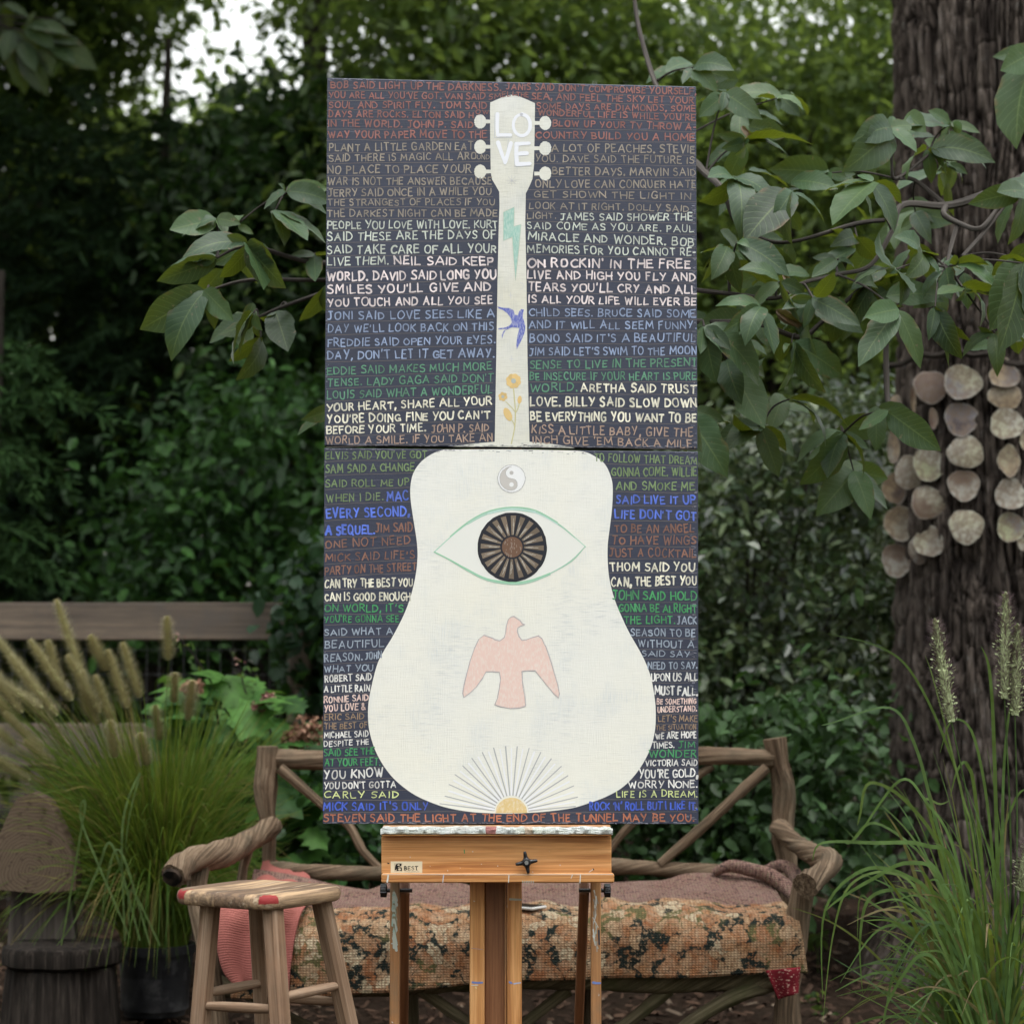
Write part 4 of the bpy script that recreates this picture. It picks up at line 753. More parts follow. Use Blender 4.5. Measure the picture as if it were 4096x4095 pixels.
rc = P(2080, 3800, .93); t = thing('rug', 'floral orange and black rug with a speckled pink field spread over the bench', 'rug', (rc.x, .93, .4))
def rug_row(u):
    """profile across the rug at fraction u of its length (0 left, 1 right): (y, z, v)"""
    lipz = P(0, 3672 - 34 * u, .95).z; bot = P(0, 3992 - 118 * u + 18 * math.sin(u * 9) * .6 + 26 * max(0, u - .9) * 10 * .5, .93).z
    bz = P(0, 3545 - 62 * max(0, (u - .35) / .65) ** 1 - (70 if u < .22 else 0) * (1 - u / .22 if u < .22 else 0), 1.46).z
    return [(1.50, bz - .05), (1.46, bz), (1.38, bz * .75 + lipz * .25 + .004), (1.26, lipz + (bz - lipz) * .42 + .006), (1.14, lipz + (bz - lipz) * .2 + .008), (1.03, lipz + .006), (.97, lipz - .004), (.935, lipz - .03), (.918, lipz - .07), (.915, lipz * .5 + bot * .5), (.92, bot)]
xl, xr = P(930, 3700, .95).x, P(3155, 3640, .95).x; NU, NV = 210, 90; rows = []; g3 = []; c3 = []; xs_ = np.linspace(0, 1, NU)
for u in xs_:
    pr = rug_row(u); pts_, _ = smooth([Vector((0, y, z)) for y, z in pr], [0] * len(pr)); L = [0]
    for a, b in zip(pts_, pts_[1:]): L.append(L[-1] + (b - a).length)
    row = []; 
    for k in range(NV):
        s_ = L[-1] * k / (NV - 1); i = min(int(np.searchsorted(L, s_, 'right')) - 1, len(pts_) - 2); f = (s_ - L[i]) / max(L[i + 1] - L[i], 1e-6); p = pts_[i].lerp(pts_[i + 1], f)
        down_ = max(0, (s_ / L[-1] - .55) / .45); flare = max(0, u - .94) / .06 * down_ * .035; row.append(Vector((xl + (xr - xl) * u + flare * .9 + .02 * max(0, u - .93) / .07 * down_, p.y + .012 * math.sin(u * 26 + down_ * 2) * down_ + flare * .35, p.z)))
        g3.append((row[-1].x, -s_, 0)); lipf = s_ / L[-1]; v0 = .575; c3.append([.5 + (lipf - v0) * 4.5 + (.55 * max(0, 1 - u / .2))] * 3)
    rows.append(row)
A = np.array([[tuple(p) for p in r] for r in rows]); q = A.reshape(-1, 3); A2 = q + np.c_[np.zeros(len(q)), -(vnoise(q * 14, 41) - .5) * .014, ((vnoise(q * 11, 42) - .5) * .03 + (vnoise(q * np.array([5., 17, 5]), 43) - .5) * .018) * (q[:, 1] > .96)]
mb = MB(); mb.grid(A2.reshape(A.shape), g3, np.clip(np.array(c3), 0, 1)); ob = obj('cloth', mb, M_rug, t); sf = ob.modifiers.new('thickness', 'SOLIDIFY'); sf.thickness = .006; sf.offset = -1
def fold(pts, rad, name):
    mb = MB(); mb.tube([P(*p) for p in pts], [m(r, 1.4) for r in rad], 20, .12, lump=.3, step=.02, seed=2); V = mb.v[0]; mb.g = [np.c_[V[:, 0], V[:, 2] * 1.3, V[:, 1]]]; mb.c = [np.zeros((len(V), 3))]; return obj(name, mb, M_rug, t)
fold([(2855, 3490, 1.42), (2920, 3462, 1.40), (3010, 3478, 1.36), (3090, 3505, 1.30), (3160, 3560, 1.2), (3185, 3600, 1.14)], [14, 22, 27, 30, 30, 16], 'rolled_fold'); fold([(3040, 3490, 1.46), (3120, 3462, 1.42), (3175, 3490, 1.36), (3190, 3560, 1.24)], [16, 27, 30, 18], 'rolled_fold')
n = NT('red rug backing'); g = n.attr('gr')[1]; dash = n.n('TexBrick'); n.put(dash.inputs['Vector'], g); dash.inputs['Scale'].default_value = 26; dash.inputs['Color1'].default_value = dash.inputs['Color2'].default_value = (0, 0, 0, 1); dash.inputs['Mortar'].default_value = (1, 1, 1, 1); dash.inputs['Mortar Size'].default_value = .05
br_ = n.math('MULTIPLY', n.ramp(n.noise(g, 150, 1), (.56, 0.), (.62, 1.)), n.sep(dash.outputs[0])[0]); cb = n.mix(n.ramp(n.noise(g, 24, 4), (.35, 0.), (.6, 1.)), (.11, .010, .015), (.21, .02, .03)); cb = n.mix(n.math('MULTIPLY', br_, .7), cb, (.6, .42, .34)); n.bump(n.noise(g, 60, 2), .4, .004)
mb = MB(); C4 = [(3062, 3880), (3196, 3866), (3186, 3972), (3112, 3996)]; rr_ = []
for i in range(14):
    a = i / 13; L_ = Vector(C4[0] + (0,)).lerp(Vector(C4[3] + (0,)), a); R_ = Vector(C4[1] + (0,)).lerp(Vector(C4[2] + (0,)), a); rr_.append([P(*(L_.lerp(R_, j / 13)).xy, .895 + .025 * math.sin(j / 13 * 5 + 1)) for j in range(14)])
mb.grid(rr_, [(p.x, p.z, 0) for r in rr_ for p in r]); ob = obj('turned_corner', mb, n.done(cb, .95, .1), t, label='turned-over red corner with white stitches'); sf = ob.modifiers.new('thickness', 'SOLIDIFY'); sf.thickness = .006
# ---------------------------------------------------------------- coral throw
n = NT('coral quilted cotton'); g = n.attr('gr')[1]; wk = n.n('TexWave', wave_type='BANDS', bands_direction='Y'); n.put(wk.inputs['Vector'], g); wk.inputs['Scale'].default_value = 44; wk.inputs['Distortion'].default_value = 1.2; wk.inputs['Detail'].default_value = 2; wk.inputs['Detail Scale'].default_value = 4
c_ = n.mix(n.ramp(n.noise(g, 8, 4), (.35, 0.), (.7, .6)), (.33, .115, .095), (.22, .068, .06)); c_ = n.mix(n.ramp(wk.outputs[1], (.1, .22), (.5, 0.)), c_, (.25, .06, .055)); n.bump(n.math('ADD', wk.outputs[1], n.noise(g, 130, 2)), .4, .004)
RW = [(1058, 1100, 3436, 1.60), (1040, 1225, 3490, 1.5), (1015, 1240, 3525, 1.4), (960, 1240, 3565, 1.2), (890, 1225, 3612, .96), (872, 1200, 3660, .905), (866, 1180, 3740, .89), (880, 1168, 3830, .885), (905, 1160, 3895, .885), (945, 1158, 3940, .89)]
rows = []; nr = len(RW); pl_, _ = smooth([Vector((a, b, y)) for a, b, y, Y in RW], [0] * nr); pY, _ = smooth([Vector((Y, 0, 0)) for *_, Y in RW], [0] * nr); gg = []; s_ = 0; prev = None
for a, b in zip(pl_, pY):
    r = [P(a.x + (a.y - a.x) * j / 40, a.z + (14 if a.z > 3880 else 0) * j / 40 + (-10 * math.sin(j / 40 * 6) if a.z < 3530 else 0), b.x) for j in range(41)]; r = [p + Vector((0, -.012 * math.sin(j * .32 + a.z * .01) - (.01 * math.sin(j * .13)), .006 * math.sin(j * .3))) for j, p in enumerate(r)]
    s_ += (r[20] - prev).length if prev else 0; prev = r[20]; rows.append(r); gg += [(p.x, -s_, 0) for p in r]
mb = MB(); mb.grid(rows, gg); o = obj('throw', mb, n.done(c_, .9, .15), loc=tuple(P(1040, 3620, .96))); sf = o.modifiers.new('thickness', 'SOLIDIFY'); sf.thickness = .004; props(o, 'coral pink cotton throw draped over the left end of the bench', 'throw blanket')
# ---------------------------------------------------------------- phone on the rug
pc0 = P(2092, 3640, 1.04); pc0.z = .447; t = thing('phone', 'white-edged smartphone lying on the rug beside the easel mast', 'phone', pc0)
mb = MB(); ro = Matrix.Rotation(R(52), 3, 'Z'); mb.obox(pc0 + Vector((-.01, 0, .008)), (.072, .146, .0085), ro, 2, .003); obj('case', mb, plain('white phone case', (.62, .6, .57), .35, .5, 0, .05), t)
mb = MB(); mb.obox(pc0 + Vector((-.01, 0, .0128)), (.064, .136, .001), ro, 2, .0003); obj('screen', mb, plain('phone glass', (.01, .012, .014), .08, .5, 0, .05), t)
# ---------------------------------------------------------------- wooden stool
sc0 = Vector((P(1038, 3560, -.2).x, -.2, 0)); sz = P(1038, 3546, -.2).z; uu = Vector((math.cos(R(-32)), math.sin(R(-32)), 0)); vv = Vector((-uu.y, uu.x, 0))
t = thing('stool', 'weathered wooden stool with red paint marks on the seat edge', 'stool', sc0)
n = NT('weathered stool seat'); g = n.attr('gr')[1]; gs_ = n.sep(g); u_ = gs_[0]; gr_ = n.noise(g, 1, 5, .65, (110, 110, 5), .5); big = n.noise(g, 1, 4, .6, (14, 14, 3.5))
pk = n.ramp(n.math('ADD', n.math('MULTIPLY', u_, 3.0), .5), (0., .15), (.2, .85), (.47, .2), (.73, .8), interp='CONSTANT')
base_ = n.mix(pk, (.13, .078, .05), (.50, .34, .20)); c_ = n.mix(n.ramp(gr_, (.38, .75), (.6, 0.)), base_, (.085, .055, .038)); c_ = n.mix(n.ramp(big, (.50, 0.), (.62, .8)), c_, (.075, .05, .037)); c_ = n.mix(n.ramp(n.noise(g, 1, 3, .6, (60, 60, 6)), (.60, 0.), (.7, .5)), c_, (.62, .5, .36))
def band(v, a, b): return n.math('MULTIPLY', n.math('GREATER_THAN', v, a), n.math('LESS_THAN', v, b))
wob = n.math('MULTIPLY', n.math('SUBTRACT', n.noise(g, 60, 2), .5), .012); uw = n.math('ADD', u_, wob); zw = n.math('ADD', gs_[1], wob)
side_ = n.math('LESS_THAN', gs_[2], -.115); red = n.math('MULTIPLY', n.math('ADD', band(uw, -.128, -.097), band(uw, .116, .150)), n.math('MULTIPLY', band(zw, -.020, -.001), side_))
c_ = n.mix(n.math('MULTIPLY', red, .95), c_, (.24, .014, .017)); n.bump(gr_, .5, .004); M_seat = n.done(c_, .65, .3)
def rsq(a, r, k=14):
    o = []
    for q in range(4):
        cx_, cy_ = [(1, 1), (-1, 1), (-1, -1), (1, -1)][q]
        for j in range(k + 1): an = q * math.pi / 2 + j / k * math.pi / 2; o.append(((a - r) * cx_ + r * math.cos(an), (a - r) * cy_ + r * math.sin(an)))
    res = []
    for i, (x, y) in enumerate(o):
        nx, ny = o[(i + 1) % len(o)]; d = math.hypot(nx - x, ny - y); kk = max(1, int(d / .012))
        for j in range(kk): res.append((x + (nx - x) * j / kk, y + (ny - y) * j / kk))
    return [(x * (1 + .04 * (1 - (y / a) ** 2) * (abs(x) > .6 * a)), y * (1 + .04 * (1 - (x / a) ** 2) * (abs(y) > .6 * a))) for x, y in res]
mb = MB(); V = []; G = []; ring = rsq(.148, .052); nk = len(ring); prof = [(.0, -.034), (.80, -.034), (.955, -.0335), (.985, -.030), (1.0, -.022), (1.003, -.014), (.992, -.006), (.965, -.0015), (.92, 0), (.7, -.001), (.4, -.003), (.0, -.004)]
for f, z in prof:
    for x, y in ring: V.append(sc0 + uu * (x * f) + vv * (y * f) + Vector((0, 0, sz + z))); G.append((x * f, z, y * f))
mb.add(V, [(i * nk + k, i * nk + (k + 1) % nk, (i + 1) * nk + (k + 1) % nk, (i + 1) * nk + k) for i in range(len(prof) - 1) for k in range(nk)], G); obj('seat', mb, M_seat, t)
M_leg = wood('stool leg', (.085, .05, .032), (.225, .14, .087), (.37, .26, .18), .8, .6, .35, (.24, .14, .085), [((.6, .55, .42), 60, .76), ((.6, .45, .1), 40, .775)])
LG = {}
for nm, (tx, ty, tY, bx, bY) in {'left': (843, 3600, -.235, 800, -.262), 'near': (1091, 3612, -.345, 1121, -.40), 'right': (1283, 3590, -.165, 1392, -.135), 'back': (1030, 3600, -.06, 1058, .0)}.items():
    a, b = P(tx, ty, tY), P(bx, 4095, bY); a.z = sz - .03; k = a.z / (a.z - b.z); c = a + (b - a) * k; LG[nm] = (a, c); mb = MB(); mb.beam(a, c, .0405, .0405, uu, .008, off=len(LG) * .31); obj('leg', mb, M_leg, t)
def atrow(nm, row):
    a, c = LG[nm]; lo, hi = 0., 1.
    for _ in range(30):
        k = (lo + hi) / 2; p = a + (c - a) * k; tv = (p.y - CAMY); b = (p.z - CAMZ); v = 2047.5 - FPX * math.tan(math.atan2(b, tv) - PITCH)
        if v < row: lo = k
        else: hi = k
    return a + (c - a) * lo
for (n1, r1_, n2, r2_) in (('left', 4020, 'near', 4036), ('left', 3972, 'back', 3928), ('near', 3990, 'right', 3938), ('back', 3984, 'right', 4006), ('left', 4330, 'near', 4350), ('near', 4300, 'right', 4250), ('left', 4290, 'back', 4250), ('back', 4290, 'right', 4300)):
    a, b = atrow(n1, r1_), atrow(n2, r2_); mb = MB(); k = [0, .08, .3, .5, .7, .92, 1]; mb.tube([a.lerp(b, q) for q in k], [.008, .0095, .0115, .0118, .0115, .0095, .008], 14, 0, seed=len(LG)); obj('rung', mb, M_leg, t)
# ---------------------------------------------------------------- easel
PAINT = [((.5, .52, .52), 30, .74), ((.10, .14, .42), 9, .80), ((.46, .5, .44), 14, .77)]
M_oak = wood('oiled oak', (.30, .105, .028), (.62, .295, .10), (.78, .43, .185), .9, .42, .12, None, [((.6, .58, .55), 45, .765)], .4, 80)
M_oak2 = wood('paint-stained oak', (.17, .075, .03), (.40, .19, .075), (.54, .29, .13), .55, .5, .2, (.20, .145, .09), PAINT, .35, 80); M_dark = wood('dark oak', (.10, .04, .018), (.24, .10, .044), (.33, .15, .068), .5, .5, .12, None, None, .35, 80)  # last one: darker oak tone for the mast channel and rear struts
M_blk = plain('black plastic knob', (.012, .012, .014), .22, .5, 0, .1)
pz = P(2048, 3296, 0).z; ec = Vector((P(1984, 3400, 0).x, .0, 0)); t = thing('easel', 'oak studio easel with a paint-crusted ledge holding the two panels', 'easel', ec)
def ebox(name, x0, x1, y0, y1, Yf, Yb, mat, axis=0, bev=.002, off=0., parent=None):
    a, b = P(x0, y0, Yf), P(x1, y1, Yf); mb = MB(); mb.box((a.x, Yf, b.z), (b.x, Yb, a.z), axis, bev, off=off); return obj(name, mb, mat, parent or t)
n = NT('caked paint'); o_ = n.obj(); q1 = n.noise(o_, 1, 5, .6, (7, 30, 60)); q2 = n.noise(o_, 70, 5, .7)
c_ = n.ramp(q1, (.3, (.50, .55, .46)), (.42, (.66, .68, .60)), (.5, (.60, .64, .62)), (.58, (.70, .70, .66)), (.68, (.46, .54, .50))); c_ = n.mix(n.ramp(q2, (.58, 0.), (.7, .6)), c_, (.34, .27, .2))
xs = n.sep(o_)[0]; mid_ = n.math('ADD', xs, n.math('MULTIPLY', n.math('SUBTRACT', q2, .5), .01)); rd = n.math('MULTIPLY', n.math('GREATER_THAN', mid_, m(1944 - 1984, 0)), n.math('LESS_THAN', mid_, m(1985 - 1984, 0))); c_ = n.mix(n.math('MULTIPLY', rd, .85), c_, (.36, .085, .075))
og = n.math('MULTIPLY', n.math('GREATER_THAN', mid_, m(2097 - 1984, 0)), n.math('LESS_THAN', mid_, m(2128 - 1984, 0))); c_ = n.mix(n.math('MULTIPLY', og, .55), c_, (.60, .36, .2)); n.bump(n.math('ADD', n.noise(o_, 1, 4, .7, (30, 80, 150)), q2), 1., .01); M_cake = n.done(c_, .6, .3)
mb = MB(); a, b = P(1522, 3309, -.06), P(2451, 3336, -.06); NX = 240; pr = [(-.03, 0), (-.058, 0), (-.061, -.3), (-.0605, -.9), (-.058, -1.0), (-.02, -1.0)]; rows = []
for i in range(NX):
    x = a.x + (b.x - a.x) * i / (NX - 1); e = min(i, NX - 1 - i); h0 = (vnoise([[x * 90, 0, 0]], 5)[0] - .5) * .003 + (vnoise([[x * 25, 3, 0]], 6)[0] - .5) * .003 - (.004 if e < 2 else 0); rows.append([Vector((x, y + (vnoise([[x * 120, k * 3., 0]], 7)[0] - .5) * .003, a.z + h0 if k < 2 else a.z + (a.z - b.z) * z + h0 * .4)) for k, (y, z) in enumerate(pr)])
mb.grid(rows); V = mb.v[0]; mb.f = [mb.f[0][:, ::-1]]; mb.f.append(np.array([[0, 1, 2, 5], [5, 2, 3, 4]])); e0 = (NX - 1) * len(pr); mb.f.append(np.array([[e0, e0 + 5, e0 + 2, e0 + 1], [e0 + 5, e0 + 4, e0 + 3, e0 + 2]])); mb.g = [V]; obj('ledge', mb, M_cake, t)
mb = MB(); mb.box((a.x + .003, -.0195, pz - .022), (b.x - .003, .048, pz - .0015), 0, .002); obj('shelf', mb, M_oak2, t)
mb = MB(); mb.box((a.x + .002, -.0565, b.z - .004), (b.x - .002, -.0205, b.z - .0005), 0, .001); obj('ledge_board', mb, M_oak, t)
ebox('front_board', 1526, 2446, 3345, 3493, -.03, -.008, M_oak, 0, .0015, 2.3); ebox('lower_lip', 1525, 2457, 3493, 3530, -.055, -.0315, M_oak, 0, .003, 5.1)
MT = .052; zt = 2.05
def upright(name, x0, x1, Yf, Yb, mat, off, z1=zt): a, b = P(x0, 3600, Yf), P(x1, 3600, Yf); mb = MB(); mb.box((a.x, Yf, .05), (b.x, Yb, z1), 2, .003, off=off); return obj(name, mb, mat, t)
upright('mast_rail', 1879, 1938, MT, MT + .045, M_oak, .9); upright('mast_rail', 2029, 2087, MT, MT + .045, M_oak, 3.3); upright('mast_channel', 1938.5, 2028.5, MT + .03, MT + .042, M_dark, 1.7); upright('channel_strip', 2019, 2028, MT + .012, MT + .0295, M_oak2, 2.7)
upright('side_leg', 1560, 1597, .05, .09, M_oak2, 6.1, P(0, 3500, .05).z); upright('side_leg', 2364, 2404, .05, .09, M_oak2, 8.3, P(0, 3500, .05).z)
for tx, bx, s in ((1619, 1615, 0), (2337, 2315, 1)):
    a, b = P(tx, 3548, .09), P(bx, 4095, .62); c = a + (b - a) * ((a.z - .02) / (a.z - b.z)); mb = MB(); mb.beam(a, c, .0235, .038, (1, 0, 0), .004, off=s * 1.3 + .4); obj('rear_strut', mb, M_dark, t)
    sg = -1 if s == 0 else 1; kx = P(1559 if s == 0 else 2405, 3560, .07); mb = MB(); mb.tube([kx + Vector((-sg * .055, 0, 0)), kx + Vector((sg * .008, 0, 0))], .005, 10); mb.tube([kx + Vector((sg * .006, 0, 0)), kx + Vector((sg * .009, 0, 0)), kx + Vector((sg * .02, 0, 0)), kx + Vector((sg * .023, 0, 0))], [.009, .0145, .0145, .011], 16)
    for j in range(6): an = j * math.pi / 3 + .3; e_ = Vector((0, math.cos(an), math.sin(an))) * .013; mb.tube([kx + Vector((sg * .0075, 0, 0)) + e_, kx + Vector((sg * .0225, 0, 0)) + e_], .0036, 8)
    obj('knob', mb, M_blk, t)
for x0, x1 in ((1500, 1660), (2300, 2460)): a, b = P(1578 if x0 < 2000 else 2384, 3600, .05), 0; mb = MB(); mb.box((a.x - .03, -.25, .02), (a.x + .03, .62, .052), 1, .004, off=x0 * .01); obj('foot', mb, M_oak2, t)
mb = MB(); a, b = P(1578, 3600, .05), P(2384, 3600, .05); mb.box((a.x, .1, .06), (b.x, .13, .12), 0, .004); obj('cross_bar', mb, M_oak2, t)
kc = P(2106, 3447, -.05); mb = MB(); mb.tube([kc + Vector((0, .025, 0)), kc], .007, 12); mb.tube([kc, kc + Vector((0, -.004, 0)), kc + Vector((0, -.012, 0)), kc + Vector((0, -.014, 0))], [.010, .0115, .0105, .008], 18)
for j in range(4): an = math.pi / 2 * j + R(100); e_ = Vector((math.cos(an), 0, math.sin(an))); mb.tube([kc + e_ * .006 + Vector((0, -.006, 0)), kc + e_ * .013 + Vector((0, -.007, 0)), kc + e_ * .022 + Vector((0, -.008, 0)), kc + e_ * .0265 + Vector((0, -.008, 0))], [.0085, .0052, .0042, .0028], 10)
kn = obj('star_knob', mb, M_blk, t); mb = MB(); mb.tube([kc + Vector((0, -.013, 0)), kc + Vector((0, -.0165, 0))], .0048, 14); obj('bolt', mb, plain('zinc bolt', (.5, .5, .5), .35, .5, .9, .1), kn)
# ---------------------------------------------------------------- hand lettering: every glyph is a set of painted strokes
def cv(*p): return ('c', p)
GL = {'A': (.74, [((0, 0), (.36, 1)), ((.36, 1), (.74, 0)), ((.14, .34), (.62, .36))]), 'B': (.56, [((0, 0), (0, 1)), cv((0, 1), (.4, .96), (.49, .76), (.33, .56), (.02, .53)), cv((.02, .53), (.42, .5), (.57, .27), (.4, .04), (0, 0))]),
 'C': (.6, [cv((.6, .86), (.42, 1), (.16, .9), (0, .5), (.14, .1), (.38, 0), (.62, .14))]), 'D': (.64, [((0, 0), (0, 1)), cv((0, 1), (.4, .92), (.65, .52), (.44, .1), (0, 0))]), 'E': (.5, [((0, 0), (0, 1)), ((0, 1), (.5, 1)), ((0, .53), (.42, .54)), ((0, 0), (.52, .02))]),
 'F': (.48, [((0, 0), (0, 1)), ((0, 1), (.5, 1)), ((0, .54), (.4, .55))]), 'G': (.66, [cv((.62, .86), (.42, 1), (.15, .9), (0, .5), (.14, .08), (.4, 0), (.64, .12)), ((.64, .1), (.64, .44)), ((.4, .44), (.66, .44))]), 'H': (.6, [((0, 0), (0, 1)), ((.6, 0), (.6, 1)), ((0, .5), (.6, .52))]),
 'I': (.06, [((.03, 0), (.03, 1))]), 'J': (.5, [((.12, 1), (.56, 1)), cv((.36, 1), (.36, .3), (.24, .02), (0, .06))]), 'K': (.56, [((0, 0), (0, 1)), ((.54, 1), (.03, .46)), ((.14, .56), (.58, 0))]), 'L': (.48, [((0, 0), (0, 1)), ((0, 0), (.5, .02))]),
 'M': (.84, [((0, 0), (.08, 1)), ((.08, 1), (.42, .3)), ((.42, .3), (.76, 1)), ((.76, 1), (.84, 0))]), 'N': (.62, [((0, 0), (0, 1)), ((0, 1), (.62, 0)), ((.62, 0), (.62, 1))]), 'O': (.68, [cv((.34, 1), (.1, .88), (0, .5), (.1, .12), (.34, 0), (.58, .12), (.68, .5), (.58, .88), (.34, 1))]),
 'P': (.5, [((0, 0), (0, 1)), cv((0, 1), (.4, .97), (.52, .73), (.38, .5), (.02, .46))]), 'Q': (.7, [cv((.34, 1), (.1, .88), (0, .5), (.1, .12), (.34, 0), (.58, .12), (.68, .5), (.58, .88), (.34, 1)), ((.42, .28), (.74, -.1))]), 'R': (.56, [((0, 0), (0, 1)), cv((0, 1), (.4, .97), (.5, .75), (.36, .53), (.02, .5)), ((.24, .5), (.58, 0))]),
 'S': (.52, [cv((.5, .88), (.3, 1), (.06, .88), (.08, .64), (.3, .52), (.5, .36), (.48, .1), (.22, 0), (0, .1))]), 'T': (.6, [((0, 1), (.62, 1)), ((.3, 1), (.3, 0))]), 'U': (.6, [cv((0, 1), (.01, .35), (.14, .04), (.32, 0), (.5, .08), (.6, .38), (.6, 1))]), 'V': (.62, [((0, 1), (.3, 0)), ((.3, 0), (.62, 1))]),
 'W': (.92, [((0, 1), (.24, 0)), ((.24, 0), (.46, .82)), ((.46, .82), (.68, 0)), ((.68, 0), (.92, 1))]), 'X': (.6, [((0, 0), (.6, 1)), ((0, 1), (.6, 0))]), 'Y': (.6, [((0, 1), (.28, .48)), ((.6, 1), (.2, 0))]), 'Z': (.56, [((0, 1), (.56, 1)), ((.56, 1), (0, 0)), ((0, 0), (.56, 0))]),
 '.': (.08, [((.03, .02), (.05, .05))]), ',': (.1, [((.1, .08), (.02, -.2))]), "'": (.08, [((.06, 1.06), (.03, .8))]), '-': (.3, [((0, .45), (.3, .46))]), '&': (.62, [cv((.6, .3), (.4, 0), (.1, .04), (.04, .28), (.36, .66), (.34, .94), (.18, .98), (.12, .76), (.3, .45), (.62, 0))])}
SLOPE = .03
def PP(px, py, h=0.):
    Y = 0.
    for _ in range(3): Y = SLOPE * P(px, py, Y).x - h
    return P(px, py, Y)
def stroke_px(mb, pts, w0, h, c, jit=1.):
    """one brush stroke on the panel: a ribbon with rounded ends, in panel pixels"""
    pts = [Vector((x, y, 0)) for x, y in pts]; n = len(pts)
    if n == 2 and (pts[1] - pts[0]).length > w0 * 2: pts = [pts[0], pts[0].lerp(pts[1], .5) + Vector((random.gauss(0, .05 * w0), random.gauss(0, .05 * w0), 0)) * jit * 2, pts[1]]
    if len(pts) > 2: pts, _ = smooth(pts, [1] * len(pts), (pts[1] - pts[0]).length / 4)
    n = len(pts); L = []; Rr = []; wa, wb = random.uniform(.85, 1.15), random.uniform(.7, 1.1)
    for i, p in enumerate(pts):
        d = (pts[min(i + 1, n - 1)] - pts[max(i - 1, 0)]); d = d.normalized() if d.length > 1e-6 else Vector((1, 0, 0)); s_ = Vector((-d.y, d.x, 0)); w_ = w0 / 2 * (wa + (wb - wa) * i / (n - 1)) * (1 + jit * random.uniform(-.07, .07))
        if i == 0: d0, w00, s0 = d, w_, s_
        L.append(p + s_ * w_); Rr.append(p - s_ * w_)
    cap0 = [pts[0] - d0 * w00 * .8 + s0 * w00 * .55, pts[0] - d0 * w00 * .8 - s0 * w00 * .55]; cap1 = [pts[-1] + d * w_ * .8 - s_ * w_ * .5, pts[-1] + d * w_ * .8 + s_ * w_ * .5]
    V = []; 
    for a, b in [cap0] + list(zip(L, Rr)) + [cap1[::-1]]: V += [PP(a.x, a.y, h), PP(b.x, b.y, h)]
    k = len(V) // 2; mb.add(V, [(2 * i, 2 * i + 1, 2 * i + 3, 2 * i + 2) for i in range(k - 1)], None, c)
HST = .000035
def letter_px(mb, text, x0, y0, x1, y1, h, c, wt=.155, jit=1., hh=.0007):
    text = text.upper(); gap = .31; tot = 0
    for i, ch in enumerate(text): tot += .44 if ch == ' ' else GL[ch][0] + gap
    tot -= gap; sx = (x1 - x0) / tot; x = 0; L = math.hypot(x1 - x0, y1 - y0)
    for ch in text:
        if ch == ' ': x += .44; continue
        w_, st = GL[ch]; ks = h * random.uniform(1 - .07 * jit, 1 + .09 * jit); sh = random.gauss(0, .035) * jit; dy = random.gauss(0, .035) * h * jit; ww = random.uniform(.92, 1.1); f = random.uniform(.85, 1.12) if jit else 1; cc_ = tuple(min(.9, q * f) for q in c)
        if jit and random.random() < .16: ks *= .88
        for si, s_ in enumerate(st):
            fv = random.uniform(.82, 1.08)
            pts = s_[1] if s_[0] == 'c' else s_; q = []
            for (a, b) in pts:
                a += random.gauss(0, .022) * jit; b += random.gauss(0, .022) * jit; X = x0 + (x + a * ww) * sx; t_ = (X - x0) / max(1, x1 - x0); q.append((X + sh * b * h, y0 + (y1 - y0) * t_ + dy - b * ks))
            stroke_px(mb, q, h * wt * (1.45 if ch in '.,' else 1) * random.uniform(.85, 1.15), hh + si * HST, tuple(v * fv for v in cc_), jit)
        x += w_ + gap
# ---------------------------------------------------------------- panels
n = NT('lettering paint'); o_ = n.obj(); c_ = n.attr('pc')[0]; c_ = n.mix(n.ramp(n.noise(o_, 1, 4, .7, (180, 180, 420)), (.6, 0.), (.76, .5)), c_, (.06, .06, .075)); c_ = n.mix(n.ramp(n.noise(o_, 26, 3), (.45, 0.), (.75, .35)), c_, (.09, .085, .1)); M_let = n.done(c_, .6, .3)
n = NT('charcoal blue panel paint'); o_ = n.obj(); fl = n.noise(o_, 1, 4, .6, (14, 14, 300)); c_ = n.mix(n.noise(o_, 3, 4), (.023, .028, .049), (.038, .044, .078)); c_ = n.mix(n.ramp(fl, (.60, 0.), (.72, .5)), c_, (.15, .15, .19)); n.bump(n.math('ADD', fl, n.noise(o_, 1, 3, .6, (700, 700, 200))), .25, .002); M_pan = n.done(c_, .5, .5)
n = NT('chalky white guitar paint'); o_ = n.obj(); w1 = n.noise(o_, 1, 4, .6, (25, 25, 420)); w2 = n.noise(o_, 1, 4, .6, (420, 25, 25)); st1 = n.noise(o_, 5, 5, .65); c_ = n.mix(n.ramp(n.noise(o_, 2.6, 3), (.35, 0.), (.65, 1.)), (.81, .79, .70), (.80, .795, .75))
scr = n.math('MULTIPLY', n.ramp(st1, (.46, 0.), (.66, 1.)), n.ramp(w1, (.48, 0.), (.66, 1.))); c_ = n.mix(n.math('MULTIPLY', scr, .6), c_, (.40, .43, .45)); c_ = n.mix(n.math('MULTIPLY', n.ramp(n.noise(o_, 9, 4), (.5, 0.), (.72, 1.)), n.ramp(w2, (.45, .15), (.65, .6))), c_, (.55, .60, .64)); c_ = n.mix(n.ramp(w1, (.3, .16), (.5, 0.)), c_, (.5, .5, .47)); n.bump(n.math('ADD', w1, w2), .25, .002); M_gui = n.done(c_, .7, .25)
